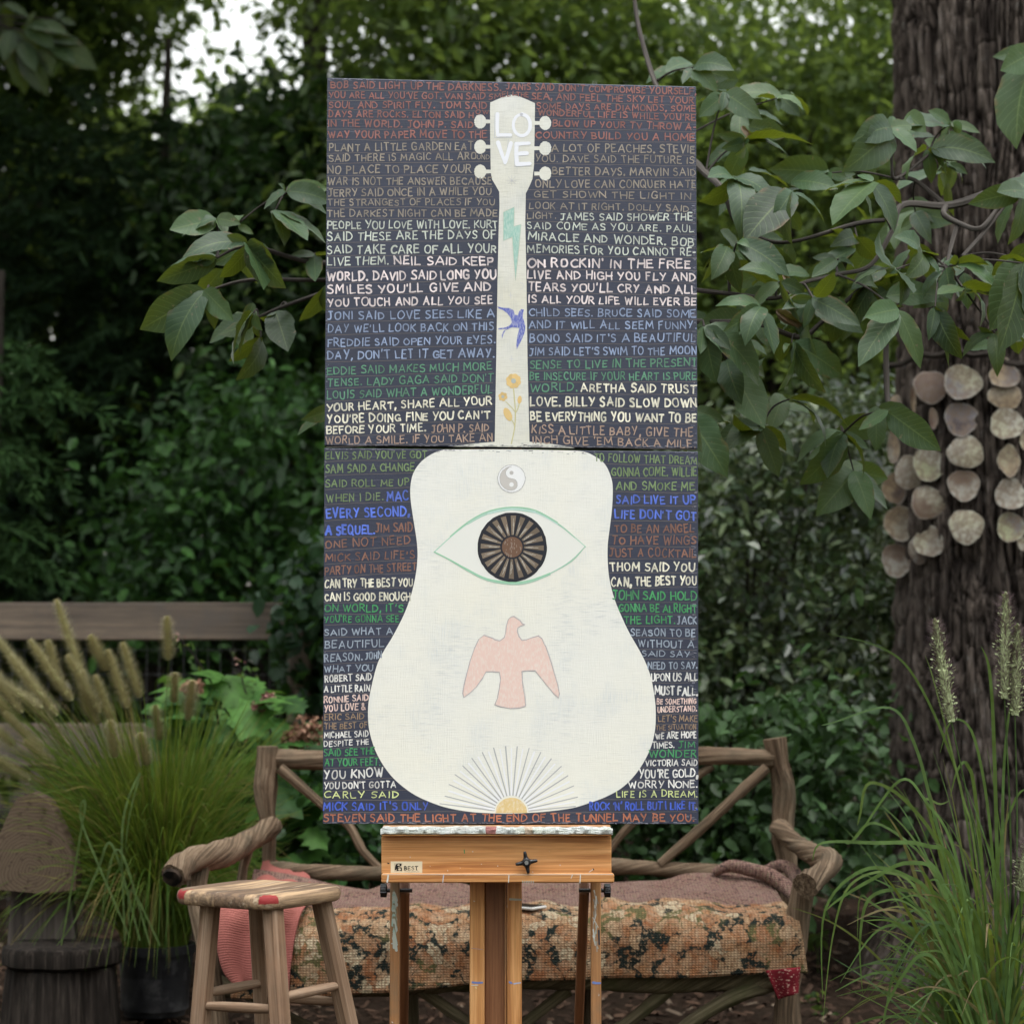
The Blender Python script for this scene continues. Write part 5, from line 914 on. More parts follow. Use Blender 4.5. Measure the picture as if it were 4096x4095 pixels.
def chalk(name, c, dk=.75, sc=300): n = NT(name); o_ = n.obj(); q = n.noise(o_, 1, 4, .65, (sc, sc, 90)); c_ = n.mix(n.ramp(q, (.35, .4), (.55, 0.)), n.mix(n.noise(o_, 12, 3), c, tuple(v * dk for v in c)), (.8, .8, .74)); return n.done(c_, .7, .2)
n = NT('painted stroke'); M_str = n.done(n.attr('pc')[0], .7, .2)
def flat(pts, h, c=(1, 1, 1), mb=None, sm=True, jit=0., prec=False):
    q = [Vector((x, y, 0)) for x, y in pts]
    if sm: q, _ = smooth(q + [q[0]], [0] * (len(q) + 1)); q = q[:-1]
    W = [PP(p.x + random.gauss(0, jit), p.y + random.gauss(0, jit), h) for p in q]; mb = mb or MB(); mb.add(W, [tuple(a) for a in tessellate_polygon([W])], None, c); 
    return mb
def orient(mb):   # every flat patch faces the camera
    V = np.concatenate(mb.v); out = []
    for f in mb.f:
        f = tuple(f); a, b, c = V[f[0]], V[f[1]], V[f[2]]; nn = np.cross(b - a, c - a); out.append(f if nn[1] < 0 else f[::-1])
    mb.f = out; return mb
def panel(name, label, cor, loc):
    t = thing(name, label, 'painting', loc); F_ = [PP(*c) for c in cor]; ins = .0016; V = []; ctr = sum(F_, Vector()) / 4
    for dy, s_ in ((0, 1 - .0035), (.0012, 1.), (.0368, 1.), (.038, 1 - .004)): V += [ctr + (p - ctr) * s_ + Vector((0, dy, 0)) for p in F_]
    fs = [(0, 3, 2, 1), (12, 13, 14, 15)] + [(a * 4 + k, a * 4 + (k + 1) % 4, a * 4 + 4 + (k + 1) % 4, a * 4 + 4 + k) for a in range(3) for k in range(4)]
    mb = MB(); mb.add(V, fs); obj('board', mb, M_pan, t, sm=False); return t
UC = [(1309, 312), (2784, 347), (2790, 1794), (1298, 1781)]; LC = [(1297, 1792), (2792, 1806), (2794, 3295), (1291, 3294)]
tu = panel('painted_panel', 'upper dark panel painted with a pale guitar neck reading LOVE and rows of handwritten quotes', UC, tuple(PP(2045, 1790)))
tl = panel('painted_panel', 'lower dark panel painted with a pale guitar body, an eye and a pink dove', LC, tuple(PP(2045, 3294)))
# painted guitar
HEAD = [(2046, 380), (2020, 385), (1990, 398), (1961, 411), (1960, 440), (1961, 560), (1963, 690), (1968, 718), (1984, 745), (1997, 768), (1998, 828), (1995, 900), (1990, 1130), (1985, 1436), (1979, 1767), (1913, 1772), (1850, 1780), (1808, 1786), (1960, 1787), (2150, 1789), (2300, 1792), (2248, 1782), (2190, 1773), (2118, 1767), (2110, 1436), (2106, 1130), (2101, 890), (2103, 775), (2118, 745), (2130, 716), (2136, 660), (2139, 500), (2140, 414), (2110, 400), (2078, 387)]
mb = flat(HEAD, .0003, sm=False)
for s_, cx_, ys in ((-1, 1921, (487, 588, 687)), (1, 2181, (493, 594, 695))):
    for y in ys:
        flat([(cx_ + 24 * math.cos(a) * (1 if abs(math.sin(a)) < .8 else 1.), y + 28 * math.sin(a)) for a in np.linspace(0, 6.283, 12, endpoint=False)], .00034, mb=mb, jit=.6); x0_, x1_ = (1940, 1964) if s_ < 0 else (2137, 2160); flat([(x0_, y - 8), (x1_, y - 7), (x1_, y + 7), (x0_, y + 8)], .00037, mb=mb, sm=False)
n = NT('cream guitar neck paint'); o_ = n.obj(); w1 = n.noise(o_, 1, 4, .6, (25, 25, 420)); w2 = n.noise(o_, 1, 4, .6, (420, 25, 25)); c_ = n.mix(n.ramp(n.noise(o_, 4, 4), (.35, 0.), (.65, 1.)), (.68, .66, .56), (.74, .74, .70)); c_ = n.mix(n.math('MULTIPLY', n.ramp(n.noise(o_, 14, 4), (.45, 0.), (.7, 1.)), n.ramp(w2, (.4, .1), (.65, .6))), c_, (.46, .48, .48)); c_ = n.mix(n.ramp(w1, (.36, .3), (.5, 0.)), c_, (.45, .44, .38)); n.bump(n.math('ADD', w1, w2), .3, .002); M_neck = n.done(c_, .7, .25)
obj('painted_guitar_neck', orient(mb), M_neck, tu, sm=False)
LB = [(1777, 1798), (1735, 1812), (1694, 1838), (1665, 1871), (1648, 1908), (1641, 1958), (1644, 2012), (1655, 2086), (1667, 2165), (1670, 2227), (1663, 2298), (1644, 2380), (1615, 2459), (1570, 2546), (1540, 2595), (1511, 2651), (1488, 2735), (1473, 2819), (1474, 2898), (1485, 2953), (1506, 3011), (1540, 3070), (1582, 3120), (1641, 3167), (1699, 3198), (1779, 3227), (1867, 3244), (1951, 3251), (2048, 3253), (2126, 3249), (2210, 3242), (2293, 3230), (2356, 3211), (2419, 3188), (2482, 3154), (2532, 3108), (2574, 3049), (2604, 2986), (2620, 2919), (2623, 2848), (2618, 2785), (2604, 2710), (2583, 2651), (2558, 2601), (2520, 2535), (2493, 2480), (2460, 2401), (2439, 2322), (2431, 2248), (2431, 2178), (2439, 2111), (2447, 2045), (2451, 1979), (2449, 1929), (2435, 1884), (2414, 1850), (2381, 1826), (2327, 1805), (2200, 1800), (2000, 1797)]
obj('painted_guitar_body', orient(flat(LB, .0003)), M_gui, tl, sm=False)
def outline(mb, pts, w, h, c, close=True, seg=1):
    q = list(pts) + ([pts[0]] if close else [])
    for a, b in zip(q, q[1:]): stroke_px(mb, [(a[0] + random.gauss(0, .6), a[1] + random.gauss(0, .6)), (b[0] + random.gauss(0, .6), b[1] + random.gauss(0, .6))], w * random.uniform(.7, 1.2), h + random.random() * .0001, c, 0)
zn = lambda x, y: (1960 + x * .57, 700 + y * .57); zd = lambda x, y: (1780 + x * .466, 2400 + y * .466)
# LOVE
mb = MB(); LW = (.80, .81, .86)
for k, q in enumerate([[(1990, 456), (1990, 540)], [(1990, 541), (2042, 541)], [(2087 + 34 * math.sin(a), 501 - 43 * math.cos(a)) for a in np.linspace(0, 6.283, 11)], [(1992, 570), (2020, 652)], [(2020, 652), (2044, 572)], [(2066, 576), (2068, 658)], [(2066, 577), (2118, 574)], [(2068, 617), (2108, 614)], [(2068, 658), (2120, 655)]]): stroke_px(mb, q, 16, .0006 + k * .00003, LW, .6)
LO = [[(1980, 452), (1979, 552), (2048, 552), (2049, 532)], [(2033, 560), (2019, 664)], [(2057, 566), (2058, 668), (2125, 666)]]
for q in LO: outline(mb, q, 1.6, .00052, (.5, .52, .56), False)
obj('love_lettering', mb, M_str, tu, sm=False)
mb = MB()   # pencil stars, crosses and moon on the neck
for cx_, cy_, r in ((2047, 722, 20),):
    for j in range(4): a = j * math.pi / 4; stroke_px(mb, [(cx_ - r * math.cos(a), cy_ - r * math.sin(a)), (cx_ + r * math.cos(a), cy_ + r * math.sin(a))], 1.8, .0006 + j * .00003, (.55, .55, .56), 0)
for cx_, cy_ in (zn(145, 845), zn(150, 1290)): stroke_px(mb, [(cx_ - 8, cy_), (cx_ + 8, cy_)], 1.8, .0006, (.6, .6, .62), 0); stroke_px(mb, [(cx_, cy_ - 12), (cx_, cy_ + 12)], 1.8, .00064, (.6, .6, .62), 0)
stroke_px(mb, [zn(212, 755), zn(232, 765), zn(232, 790), zn(210, 805)], 1.8, .0006, (.6, .6, .62), 0); obj('pencil_marks', mb, M_str, tu, sm=False)
BO = [zn(*p) for p in ((95, 262), (172, 225), (168, 360), (217, 348), (205, 480), (178, 740), (165, 560), (157, 435), (95, 462))]; obj('painted_lightning_bolt', orient(flat(BO, .0006, sm=False)), chalk('sea green chalk', (.36, .60, .52)), tu, sm=False); mb = MB(); outline(mb, BO, 2.2, .0007, (.5, .56, .46)); obj('bolt_outline', mb, M_str, tu, sm=False)
SW = [zn(*p) for p in ((46, 922), (90, 932), (140, 935), (165, 950), (175, 980), (195, 985), (205, 955), (220, 942), (238, 945), (232, 965), (230, 1000), (240, 1030), (248, 1060), (245, 1100), (225, 1150), (205, 1190), (188, 1225), (185, 1190), (190, 1140), (200, 1100), (205, 1075), (180, 1070), (150, 1070), (110, 1090), (95, 1115), (85, 1150), (82, 1125), (95, 1095), (120, 1080), (60, 1084), (58, 1076), (110, 1070), (140, 1055), (152, 1035), (145, 1005), (125, 975), (95, 950), (62, 936))]; obj('painted_swallow', orient(flat(SW, .0006, sm=False)), chalk('cobalt chalk', (.14, .17, .52)), tu, sm=False)
mb = MB(); GO = (.70, .50, .22)
for cx_, cy_, R_, k, r in (zn(165, 1445) + (18, 8, 13), zn(90, 1555) + (11, 6, 8)):
    for j in range(k): a = 2 * math.pi * j / k + .3; c2 = (cx_ + R_ * math.cos(a), cy_ + R_ * math.sin(a)); flat([(c2[0] + r * math.cos(b), c2[1] + r * math.sin(b)) for b in np.linspace(0, 6.283, 9, endpoint=False)], .0006 + j * .00003, (lambda z: tuple(q * z for q in GO))(random.uniform(.85, 1.1)), mb, False, .3)
    flat([(cx_ + R_ * .55 * math.cos(b), cy_ + R_ * .55 * math.sin(b)) for b in np.linspace(0, 6.283, 12, endpoint=False)], .0009, (.42, .46, .44), mb, False)
for (x, y, a_, b_, ro_) in ((208, 1577, 15, 28, .1), (125, 1680, 26, 50, -.45)): flat([zn(x + a_ * math.cos(q) * math.cos(ro_) - b_ * math.sin(q) * math.sin(ro_), y + a_ * math.cos(q) * math.sin(ro_) + b_ * math.sin(q) * math.cos(ro_)) for q in np.linspace(0, 6.283, 14, endpoint=False)], .0006, GO, mb, False)
orient(mb); SG = (.56, .52, .28)
for k, q in enumerate([[(165, 1500), (174, 1600), (178, 1660), (173, 1770), (150, 1885)], [(178, 1665), (150, 1630), (110, 1590)], [(178, 1670), (195, 1640), (205, 1605)], [(174, 1760), (160, 1730), (140, 1705)]]): stroke_px(mb, [zn(*p) for p in q], 5.5 if k == 0 else 3.5, .00055 + k * .00002, SG, .5)
obj('painted_flower', mb, M_str, tu, sm=False)
# yin-yang
yc = (2046, 1914); cir = lambda c, r, k=40, a0=0., a1=6.2832: [(c[0] + r * math.cos(a), c[1] + r * math.sin(a)) for a in np.linspace(a0, a1, k, endpoint=abs(a1 - a0) < 6)]
mb = flat(cir(yc, 54), .0006, (.82, .82, .82), sm=False); half = [(yc[0] + 47 * math.sin(a), yc[1] - 47 * math.cos(a)) for a in np.linspace(0, -math.pi, 24)] + [(yc[0] + 23.5 * math.sin(a), yc[1] + 23.5 + 23.5 * math.cos(a)) for a in np.linspace(0, math.pi, 14)][1:] + [(yc[0] - 23.5 * math.sin(a), yc[1] - 23.5 + 23.5 * math.cos(a)) for a in np.linspace(0, math.pi, 14)][1:-1]
flat(half, .00066, (.56, .53, .50), mb, False); flat(cir((2046, 1891), 8, 16), .00072, (.5, .48, .46), mb, False); flat(cir((2046, 1938), 9, 16), .00072, (.80, .80, .80), mb, False); orient(mb); outline(mb, cir(yc, 55), 2.2, .0008, (.44, .43, .44)); outline(mb, half, 1.6, .0008, (.40, .38, .37)); obj('painted_yin_yang', mb, M_str, tl, sm=False)
# eye
EY = [(1737, 2208), (1800, 2150), (1870, 2095), (1950, 2053), (2046, 2036), (2140, 2048), (2230, 2095), (2300, 2150), (2341, 2186)]; EB = [(2341, 2186), (2285, 2245), (2200, 2295), (2120, 2325), (2046, 2333), (1950, 2318), (1870, 2280), (1800, 2240), (1737, 2208)]
mb = flat(EY + EB[1:-1], .0005, (.77, .768, .72), sm=False); orient(mb)
for base_pts in (EY, EB):
    for k in range(9):
        o1, o2 = random.gauss(0, 3.2), random.gauss(0, 3.2); q = [(x + random.gauss(0, 1.2), y + o1 * math.sin(i / 8 * 3.14) + o2 * .3) for i, (x, y) in enumerate(base_pts)]; i0 = random.randint(0, 3) if k else 0; i1 = random.randint(6, 9) if k else 9
        if i1 - i0 > 2: stroke_px(mb, q[i0:i1], random.uniform(1.5, 4.2) * (1.4 if 2 <= i0 else 1), .00056 + k * .000025, random.choice([(.30, .58, .38), (.40, .64, .50), (.52, .70, .64), (.34, .56, .42)]), 1)
obj('painted_eye', mb, M_str, tl, sm=False)
ic = (2049, 2188); mb = flat(cir(ic, 139, 64), .0009, (.026, .027, .034), sm=False, jit=.5)
for k in range(20):
    a = 2 * math.pi * k / 20 + .03; ca, sa = math.cos(a), math.sin(a); w0, w1_ = 4, 10.5; flat([(ic[0] + ca * 48 - sa * w0, ic[1] + sa * 48 + ca * w0), (ic[0] + ca * 126 - sa * w1_, ic[1] + sa * 126 + ca * w1_), (ic[0] + ca * 126 + sa * w1_, ic[1] + sa * 126 - ca * w1_), (ic[0] + ca * 48 + sa * w0, ic[1] + sa * 48 - ca * w0)], .00098, (lambda z: (.20 * z, .155 * z, .115 * z))(random.uniform(.8, 1.15)), mb, False, .5)
flat(cir(ic, 41, 32), .00106, (.17, .098, .065), mb, False); orient(mb)
for k in range(20):
    a = 2 * math.pi * k / 20 + .03
    for j in range(5): r0_ = random.uniform(52, 90); r1_ = r0_ + random.uniform(12, 34); b = a + random.uniform(-.045, .045); stroke_px(mb, [(ic[0] + r0_ * math.cos(b), ic[1] + r0_ * math.sin(b)), (ic[0] + min(r1_, 125) * math.cos(b), ic[1] + min(r1_, 125) * math.sin(b))], random.uniform(.9, 2), .00112 + j * .00002, (.5, .46, .40), 0)
for k in range(26): a, r = random.uniform(0, 6.28), 36 * random.random() ** .5; x, y = ic[0] + r * math.cos(a), ic[1] + r * math.sin(a); stroke_px(mb, [(x, y), (x + random.gauss(0, 1), y + random.uniform(4, 14))], 1.2, .00114 + k * .000004, (.42, .36, .31), 0)
obj('painted_iris', mb, M_str, tl, sm=False)
# dove and sun
DV = [zd(*p) for p in ((590, 140), (640, 175), (658, 200), (685, 212), (652, 222), (625, 240), (620, 270), (635, 315), (660, 345), (700, 340), (750, 320), (800, 305), (830, 330), (860, 390), (890, 470), (915, 550), (940, 630), (965, 720), (980, 800), (972, 838), (930, 800), (880, 740), (820, 665), (770, 605), (710, 608), (660, 612), (662, 680), (670, 750), (685, 830), (692, 910), (640, 925), (560, 930), (480, 915), (428, 900), (450, 830), (468, 740), (475, 680), (465, 620), (410, 615), (350, 615), (320, 670), (270, 740), (210, 800), (160, 835), (150, 800), (165, 720), (190, 620), (215, 520), (250, 420), (290, 335), (330, 300), (370, 315), (420, 335), (470, 350), (505, 325), (520, 280), (525, 220), (540, 165), (565, 145))]
obj('painted_dove', orient(flat(DV, .0006, sm=False)), chalk('salmon chalk', (.82, .60, .53), .9, 250), tl, sm=False); mb = MB(); outline(mb, DV, 2.2, .0007, (.42, .38, .40)); outline(mb, [(x + 2, y - 2) for x, y in DV], 1.4, .00085, (.5, .46, .48)); obj('dove_outline', mb, M_str, tl, sm=False)
sn = zd(570, 1822); mb = MB(); ends = [(-45, 1745), (0, 1680), (35, 1580), (85, 1495), (152, 1420), (230, 1355), (320, 1305), (418, 1268), (520, 1255), (620, 1255), (722, 1270), (822, 1305), (912, 1360), (998, 1425), (1055, 1505), (1105, 1592), (1138, 1688), (1120, 1768)]
for k, e in enumerate(ends):
    x, y = zd(*e); dx, dy = x - sn[0], y - sn[1]; L = math.hypot(dx, dy); f = 70 / L; stroke_px(mb, [(sn[0] + dx * f, sn[1] + dy * f), (x, y)], 4.6, .0006, (.43, .43, .44), .3)
    if k < len(ends) - 1:
        x2, y2 = zd(*ends[k + 1]); dx, dy = (x + x2) / 2 - sn[0], (y + y2) / 2 - sn[1]; L = math.hypot(dx, dy); f = 72 / L; stroke_px(mb, [(sn[0] + dx * f, sn[1] + dy * f), (sn[0] + dx * .97, sn[1] + dy * .97)], 7, .00064, (.82, .82, .84), .3)
obj('sun_rays', mb, M_str, tl, sm=False); obj('painted_sun', orient(flat([(sn[0] + 63 * math.cos(a), sn[1] - 60 * math.sin(a)) for a in np.linspace(-.02, 3.16, 30)], .0007, sm=False)), chalk('ochre chalk', (.74, .55, .26), .85, 120), tl, sm=False)
# hand-lettered rows
K = {k: tuple(.92 * v for v in lin(*c)) for k, c in dict(co=(156, 106, 99), kh=(158, 148, 136), pa=(208, 214, 204), pw=(240, 226, 226), st=(152, 168, 200), gr=(100, 152, 124), cr=(240, 235, 215), ta=(182, 156, 140), mo=(124, 146, 104), bl=(98, 126, 226), br=(142, 104, 90), g2=(78, 158, 102), wh=(238, 236, 232), pk=(248, 216, 206), t2=(168, 142, 116), le=(224, 234, 164), b2=(78, 106, 212), og=(184, 116, 90), gb=(166, 178, 194)).items()}
ZT = {'1': (1280, 290), '2': (2000, 290), '3': (1280, 840), '4': (2000, 840), '5': (1280, 1380), '6': (2000, 1380), 'a': (1280, 1780), 'b': (2000, 1780), 'c': (1280, 2500), 'd': (2000, 2500)}
TXT = """1co 105 150 1745 178 68 BOB SAID LIGHT UP THE DARKNESS.|2co 62 165 1890 215 62 JANIS SAID DON'T COMPROMISE YOURSELF,
1co 88 245 1590 262 60 YOU ARE ALL YOU'VE GOT. VAN SAID|1co 1632 265 1895 216 48 SMELL|2co 165 228 272 242 44 THE|2co 310 260 1865 300 62 SEA, AND FEEL THE SKY LET YOUR
1co 88 342 1610 350 62 SOUL AND SPIRIT FLY. TOM SAID|2co 358 355 1885 378 58 SOME DAYS ARE DIAMONDS, SOME
1co 88 430 1480 440 62 DAYS ARE ROCKS. ELTON SAID H|1co 1505 405 1630 402 40 OW|2co 370 415 1885 465 58 WONDERFUL LIFE IS WHILE YOU'RE
1co 80 522 1480 538 66 IN THE WORLD. JOHN P. SAID|2co 512 520 1890 558 62 BLOW UP YOUR TV THROW A-
1co 80 632 1605 632 68 WAY YOUR PAPER MOVE TO THE|2co 350 632 1875 662 66 COUNTRY BUILD YOU A HOME
1kh 90 760 1480 745 72 PLANT A LITTLE GARDEN EAT|2kh 500 762 1880 780 76 A LOT OF PEACHES. STEVIE
1kh 90 862 1510 838 68 SAID THERE IS MAGIC ALL ARO|1kh 1520 836 1635 842 45 UND|2kh 345 862 1870 880 68 YOU. DAVE SAID THE FUTURE IS
1kh 75 975 1455 968 76 NO PLACE TO PLACE YOUR|2kh 512 985 1890 1000 72 BETTER DAYS. MARVIN SAID
1kh 75 1085 1655 1082 70 WAR IS NOT THE ANSWER BECAUSE|2kh 345 1110 1890 1115 72 ONLY LOVE CAN CONQUER HATE
1kh 80 1200 1650 1180 72 JERRY SAID ONCE IN A WHILE YOU|2kh 330 1205 1840 1228 64 GET SHOWN THE LIGHT IN
1kh 80 1285 1685 1280 62 THE STRANGEST OF PLACES IF YOU|2kh 285 1315 1820 1345 64 LOOK AT IT RIGHT. DOLLY SAID
1kh 75 1395 1710 1388 68 THE DARKEST NIGHT CAN BE MADE|2kh 265 1412 540 1410 60 LIGHT.|2pa 585 1425 1855 1430 70 JAMES SAID SHOWER THE
3pa 75 182 1715 174 74 PEOPLE YOU LOVE WITH LOVE. KURT|4pa 265 180 1870 215 66 SAID COME AS YOU ARE. PAUL
3pa 75 295 1695 274 78 SAID THESE ARE THE DAYS OF|4pa 275 290 1870 350 78 MIRACLE AND WONDER. BOB
3pa 75 420 1700 412 82 SAID TAKE CARE OF ALL YOUR|4pa 270 410 1890 445 72 MEMORIES FOR YOU CANNOT RE-
3pa 75 535 660 522 76 LIVE THEM.|3pw 720 525 1670 535 78 NEIL SAID KEEP|4pw 270 550 1835 565 82 ON ROCKIN' IN THE FREE
3pw 70 685 1695 662 86 WORLD. DAVID SAID LONG YOU|4pw 268 660 1885 685 76 LIVE AND HIGH YOU FLY AND
3pw 75 808 1645 780 80 SMILES YOU'LL GIVE AND|4pw 275 778 1895 810 80 TEARS YOU'LL CRY AND ALL
3pw 78 935 1665 902 76 YOU TOUCH AND ALL YOU SEE|4pw 280 895 1890 922 72 IS ALL YOUR LIFE WILL EVER BE
3st 75 1058 1680 1036 76 JONI SAID LOVE SEES LIKE A|4st 285 1022 1885 1036 72 CHILD SEES. BRUCE SAID SOME
3st 80 1185 1675 1158 74 DAY WE'LL LOOK BACK ON THIS|4st 280 1142 1895 1150 74 AND IT WILL ALL SEEM FUNNY.
3st 78 1318 1690 1286 74 FREDDIE SAID OPEN YOUR EYES.|4st 290 1278 1890 1268 76 BONO SAID IT'S A BEAUTIFUL
3st 75 1440 1680 1420 80 DAY, DON'T LET IT GET AWAY.|4st 285 1405 1895 1392 76 JIM SAID LET'S SWIM TO THE MOON
5gr 75 285 1655 238 74 EDDIE SAID MAKES MUCH MORE|6gr 290 230 1898 202 76 SENSE TO LIVE IN THE PRESENT
5gr 75 398 1670 348 72 TENSE. LADY GAGA SAID DON'T|6gr 290 338 1890 334 74 BE INSECURE IF YOUR HEART IS PURE
5gr 70 520 1660 464 76 LOUIS SAID WHAT A WONDERFUL|6gr 295 455 745 440 76 WORLD.|6cr 785 448 1890 464 80 ARETHA SAID TRUST
5cr 68 640 1650 574 76 YOUR HEART, SHARE ALL YOUR|6cr 295 582 1898 602 84 LOVE. BILLY SAID SLOW DOWN
5cr 75 752 1635 712 78 YOU'RE DOING FINE YOU CAN'T|6cr 300 728 1895 742 84 BE EVERYTHING YOU WANT TO BE
5cr 68 858 1020 832 72 BEFORE YOUR TIME.|5ta 1080 845 1630 832 76 JOHN P. SAID|6ta 310 850 1860 882 80 KISS A LITTLE BABY, GIVE THE
5ta 58 958 1665 928 72 WORLD A SMILE. IF YOU TAKE AN|6ta 315 945 1885 990 74 INCH GIVE 'EM BACK A MILE.
amo 58 135 1030 124 72 ELVIS SAID YOU'VE GOT|bmo 915 155 1898 185 74 TO FOLLOW THAT DREAM
amo 55 268 905 246 78 SAM SAID A CHANGE|bmo 1080 295 1898 298 82 GONNA COME. WILLIE
amo 55 405 855 390 70 SAID ROLL ME UP|bmo 1125 430 1878 436 78 AND SMOKE ME
amo 65 550 610 528 70 WHEN I DIE.|abl 650 535 850 532 86 MAC|bbl 1125 562 1880 566 76 SAID LIVE IT UP
abl 65 705 860 682 88 EVERY SECOND,|bbl 1115 705 1895 722 84 LIFE DON'T GOT
abl 55 862 525 856 92 A SEQUEL.|abr 540 842 890 834 86 JIM SAID|bbr 1110 845 1870 840 78 TO BE AN ANGEL
abr 55 995 870 950 76 ONE NOT NEED|bbr 1085 955 1890 958 78 TO HAVE WINGS
abr 55 1125 910 1088 74 MICK SAID LIFE'S|bbr 1060 1075 1890 1080 82 JUST A COCKTAIL
abr 50 1255 930 1206 76 PARTY ON THE STREET|bcr 1065 1210 1875 1216 82 THOM SAID YOU
acr 48 1375 895 1358 76 CAN TRY THE BEST YOU|bcr 1078 1362 1898 1346 82 CAN, THE BEST YOU
acr 48 1500 870 1498 74 CAN IS GOOD ENOUGH|bg2 1090 1490 1895 1496 84 JOHN SAID HOLD
ag2 50 1605 800 1608 72 ON WORLD, IT'S|bg2 1150 1605 1898 1616 78 GONNA BE ALRIGHT
ag2 48 1712 760 1706 64 YOU'RE GONNA SEE|bg2 1200 1722 1690 1720 72 THE LIGHT.|bgb 1715 1726 1898 1726 76 JACK
cgb 45 95 690 86 66 SAID WHAT A|dgb 1250 98 1860 106 68 SEASON TO BE
cgb 50 220 605 206 68 BEAUTIFUL|dgb 1320 205 1845 216 66 WITHOUT A
cgb 45 350 400 332 72 REASON.|cgb 435 325 585 312 68 JOHN|dgb 1355 295 1810 300 56 SAID SAY
cgb 45 450 505 434 62 WHAT YOU|dgb 1412 418 1880 412 66 NEED TO SAY.
cwh 48 540 490 524 62 ROBERT SAID|dwh 1445 530 1882 526 70 UPON US ALL
cwh 42 638 470 628 62 A LITTLE RAIN|dwh 1480 660 1880 668 80 MUST FALL.
cpk 40 740 458 716 60 RONNIE SAID|dpk 1498 752 1870 748 52 BE SOMETHING
cpk 45 825 428 802 62 YOU LOVE &|dpk 1505 832 1875 818 54 UNDERSTAND.
ct2 45 905 415 890 58 ERIC SAID|dt2 1512 920 1880 918 60 LET'S MAKE
ct2 45 992 450 978 56 THE BEST OF|dt2 1490 998 1870 988 46 THE SITUATION
cwh 42 1075 460 1060 54 MICHAEL SAID|dwh 1488 1085 1872 1072 60 WE ARE HOPE
cwh 42 1158 465 1134 50 DESPITE THE|dwh 1455 1170 1660 1166 56 TIMES.|dg2 1700 1170 1862 1166 62 JIM
cg2 42 1248 520 1230 66 SAID SEE THE|dg2 1425 1258 1872 1256 68 WONDER
cg2 45 1340 575 1335 68 AT YOUR FEET.|dwh 1390 1340 1882 1336 56 VICTORIA SAID
cwh 42 1465 600 1442 82 YOU KNOW|dwh 1330 1455 1882 1446 78 YOU'RE GOLD,
cwh 42 1560 720 1548 62 YOU DON'T GOTTA|dwh 1230 1550 1880 1545 66 WORRY NONE.
cle 42 1648 750 1642 62 CARLY SAID|dle 1115 1640 1880 1636 62 LIFE IS A DREAM.
cb2 35 1765 1028 1755 74 MICK SAID IT'S ONLY|db2 858 1762 1880 1756 74 ROCK 'N' ROLL BUT I LIKE IT.
cog 38 1870 3567 1868 70 STEVEN SAID THE LIGHT AT THE END OF THE TUNNEL MAY BE YOU."""
rules = {0: MB(), 1: MB()}
for ri, row in enumerate(TXT.split('\n')):
    low = row[0] in 'abcd'; par = tl if low else tu; sides = {}; ends = []
    for seg in row.split('|'):
        hd, x0, y0, x1, y1, h, txt = seg.split(' ', 6); ox, oy = ZT[hd[0]]; s_ = .41929 if hd[0] in 'cd' else .41408; q = [float(v) * s_ for v in (x0, y0, x1, y1, h)]
        if hd[1:] == 'og': q[2] = 2776 - ox
        c = K[hd[1:]]; wt = .2 if hd[1:] in ('bl', 'b2', 'cr', 'wh', 'pw', 'co', 'og', 'pk') else .17
        mb = sides.setdefault(0 if hd[0] in '135ac' else 1, MB())
        letter_px(mb, txt, ox + q[0], oy + q[1], ox + q[2], oy + q[3], q[4] * .95, c, wt); ends.append((ox + q[0], oy + q[1], ox + q[2], oy + q[3], q[4]))
    for q in sides.values(): obj('lettering', q, M_let, par, sm=False)
    if 'STEVEN' in row: continue
    xa, ya, h0 = ends[0][0], ends[0][1], ends[0][4]; xb, yb = ends[-1][2], ends[-1][3]; ym1, ym2 = ends[0][3], ends[-1][1]; g_ = 9
    pl_ = [(1300 if low else 1306, ya + g_ + 2)] + [(xa + (2045 - xa) * k, ya + (ym1 - ya) * min(1, (2045 - xa) * k / max(60, ends[0][2] - xa)) + g_ + random.gauss(0, 1.2)) for k in (.15, .3, .45, .6, .75, .9)]
    pr_ = [(2060, ym2 + g_)] + [(2060 + (2786 - 2060) * k, ym2 + (yb - ym2) * max(0, (2060 + 726 * k - ends[-1][0]) / max(60, xb - ends[-1][0])) + g_ + random.gauss(0, 1.2)) for k in (.15, .3, .45, .6, .75, .9, 1.)]
    for q in ((pl_, pr_) if ri != 0 else (pl_ + pr_[1:],)): stroke_px(rules[1 if low else 0], q, 1.9, .00015, (.16, .14, .135), .5)
obj('ruled_lines', rules[0], M_str, tu, sm=False); obj('ruled_lines', rules[1], M_str, tl, sm=False)
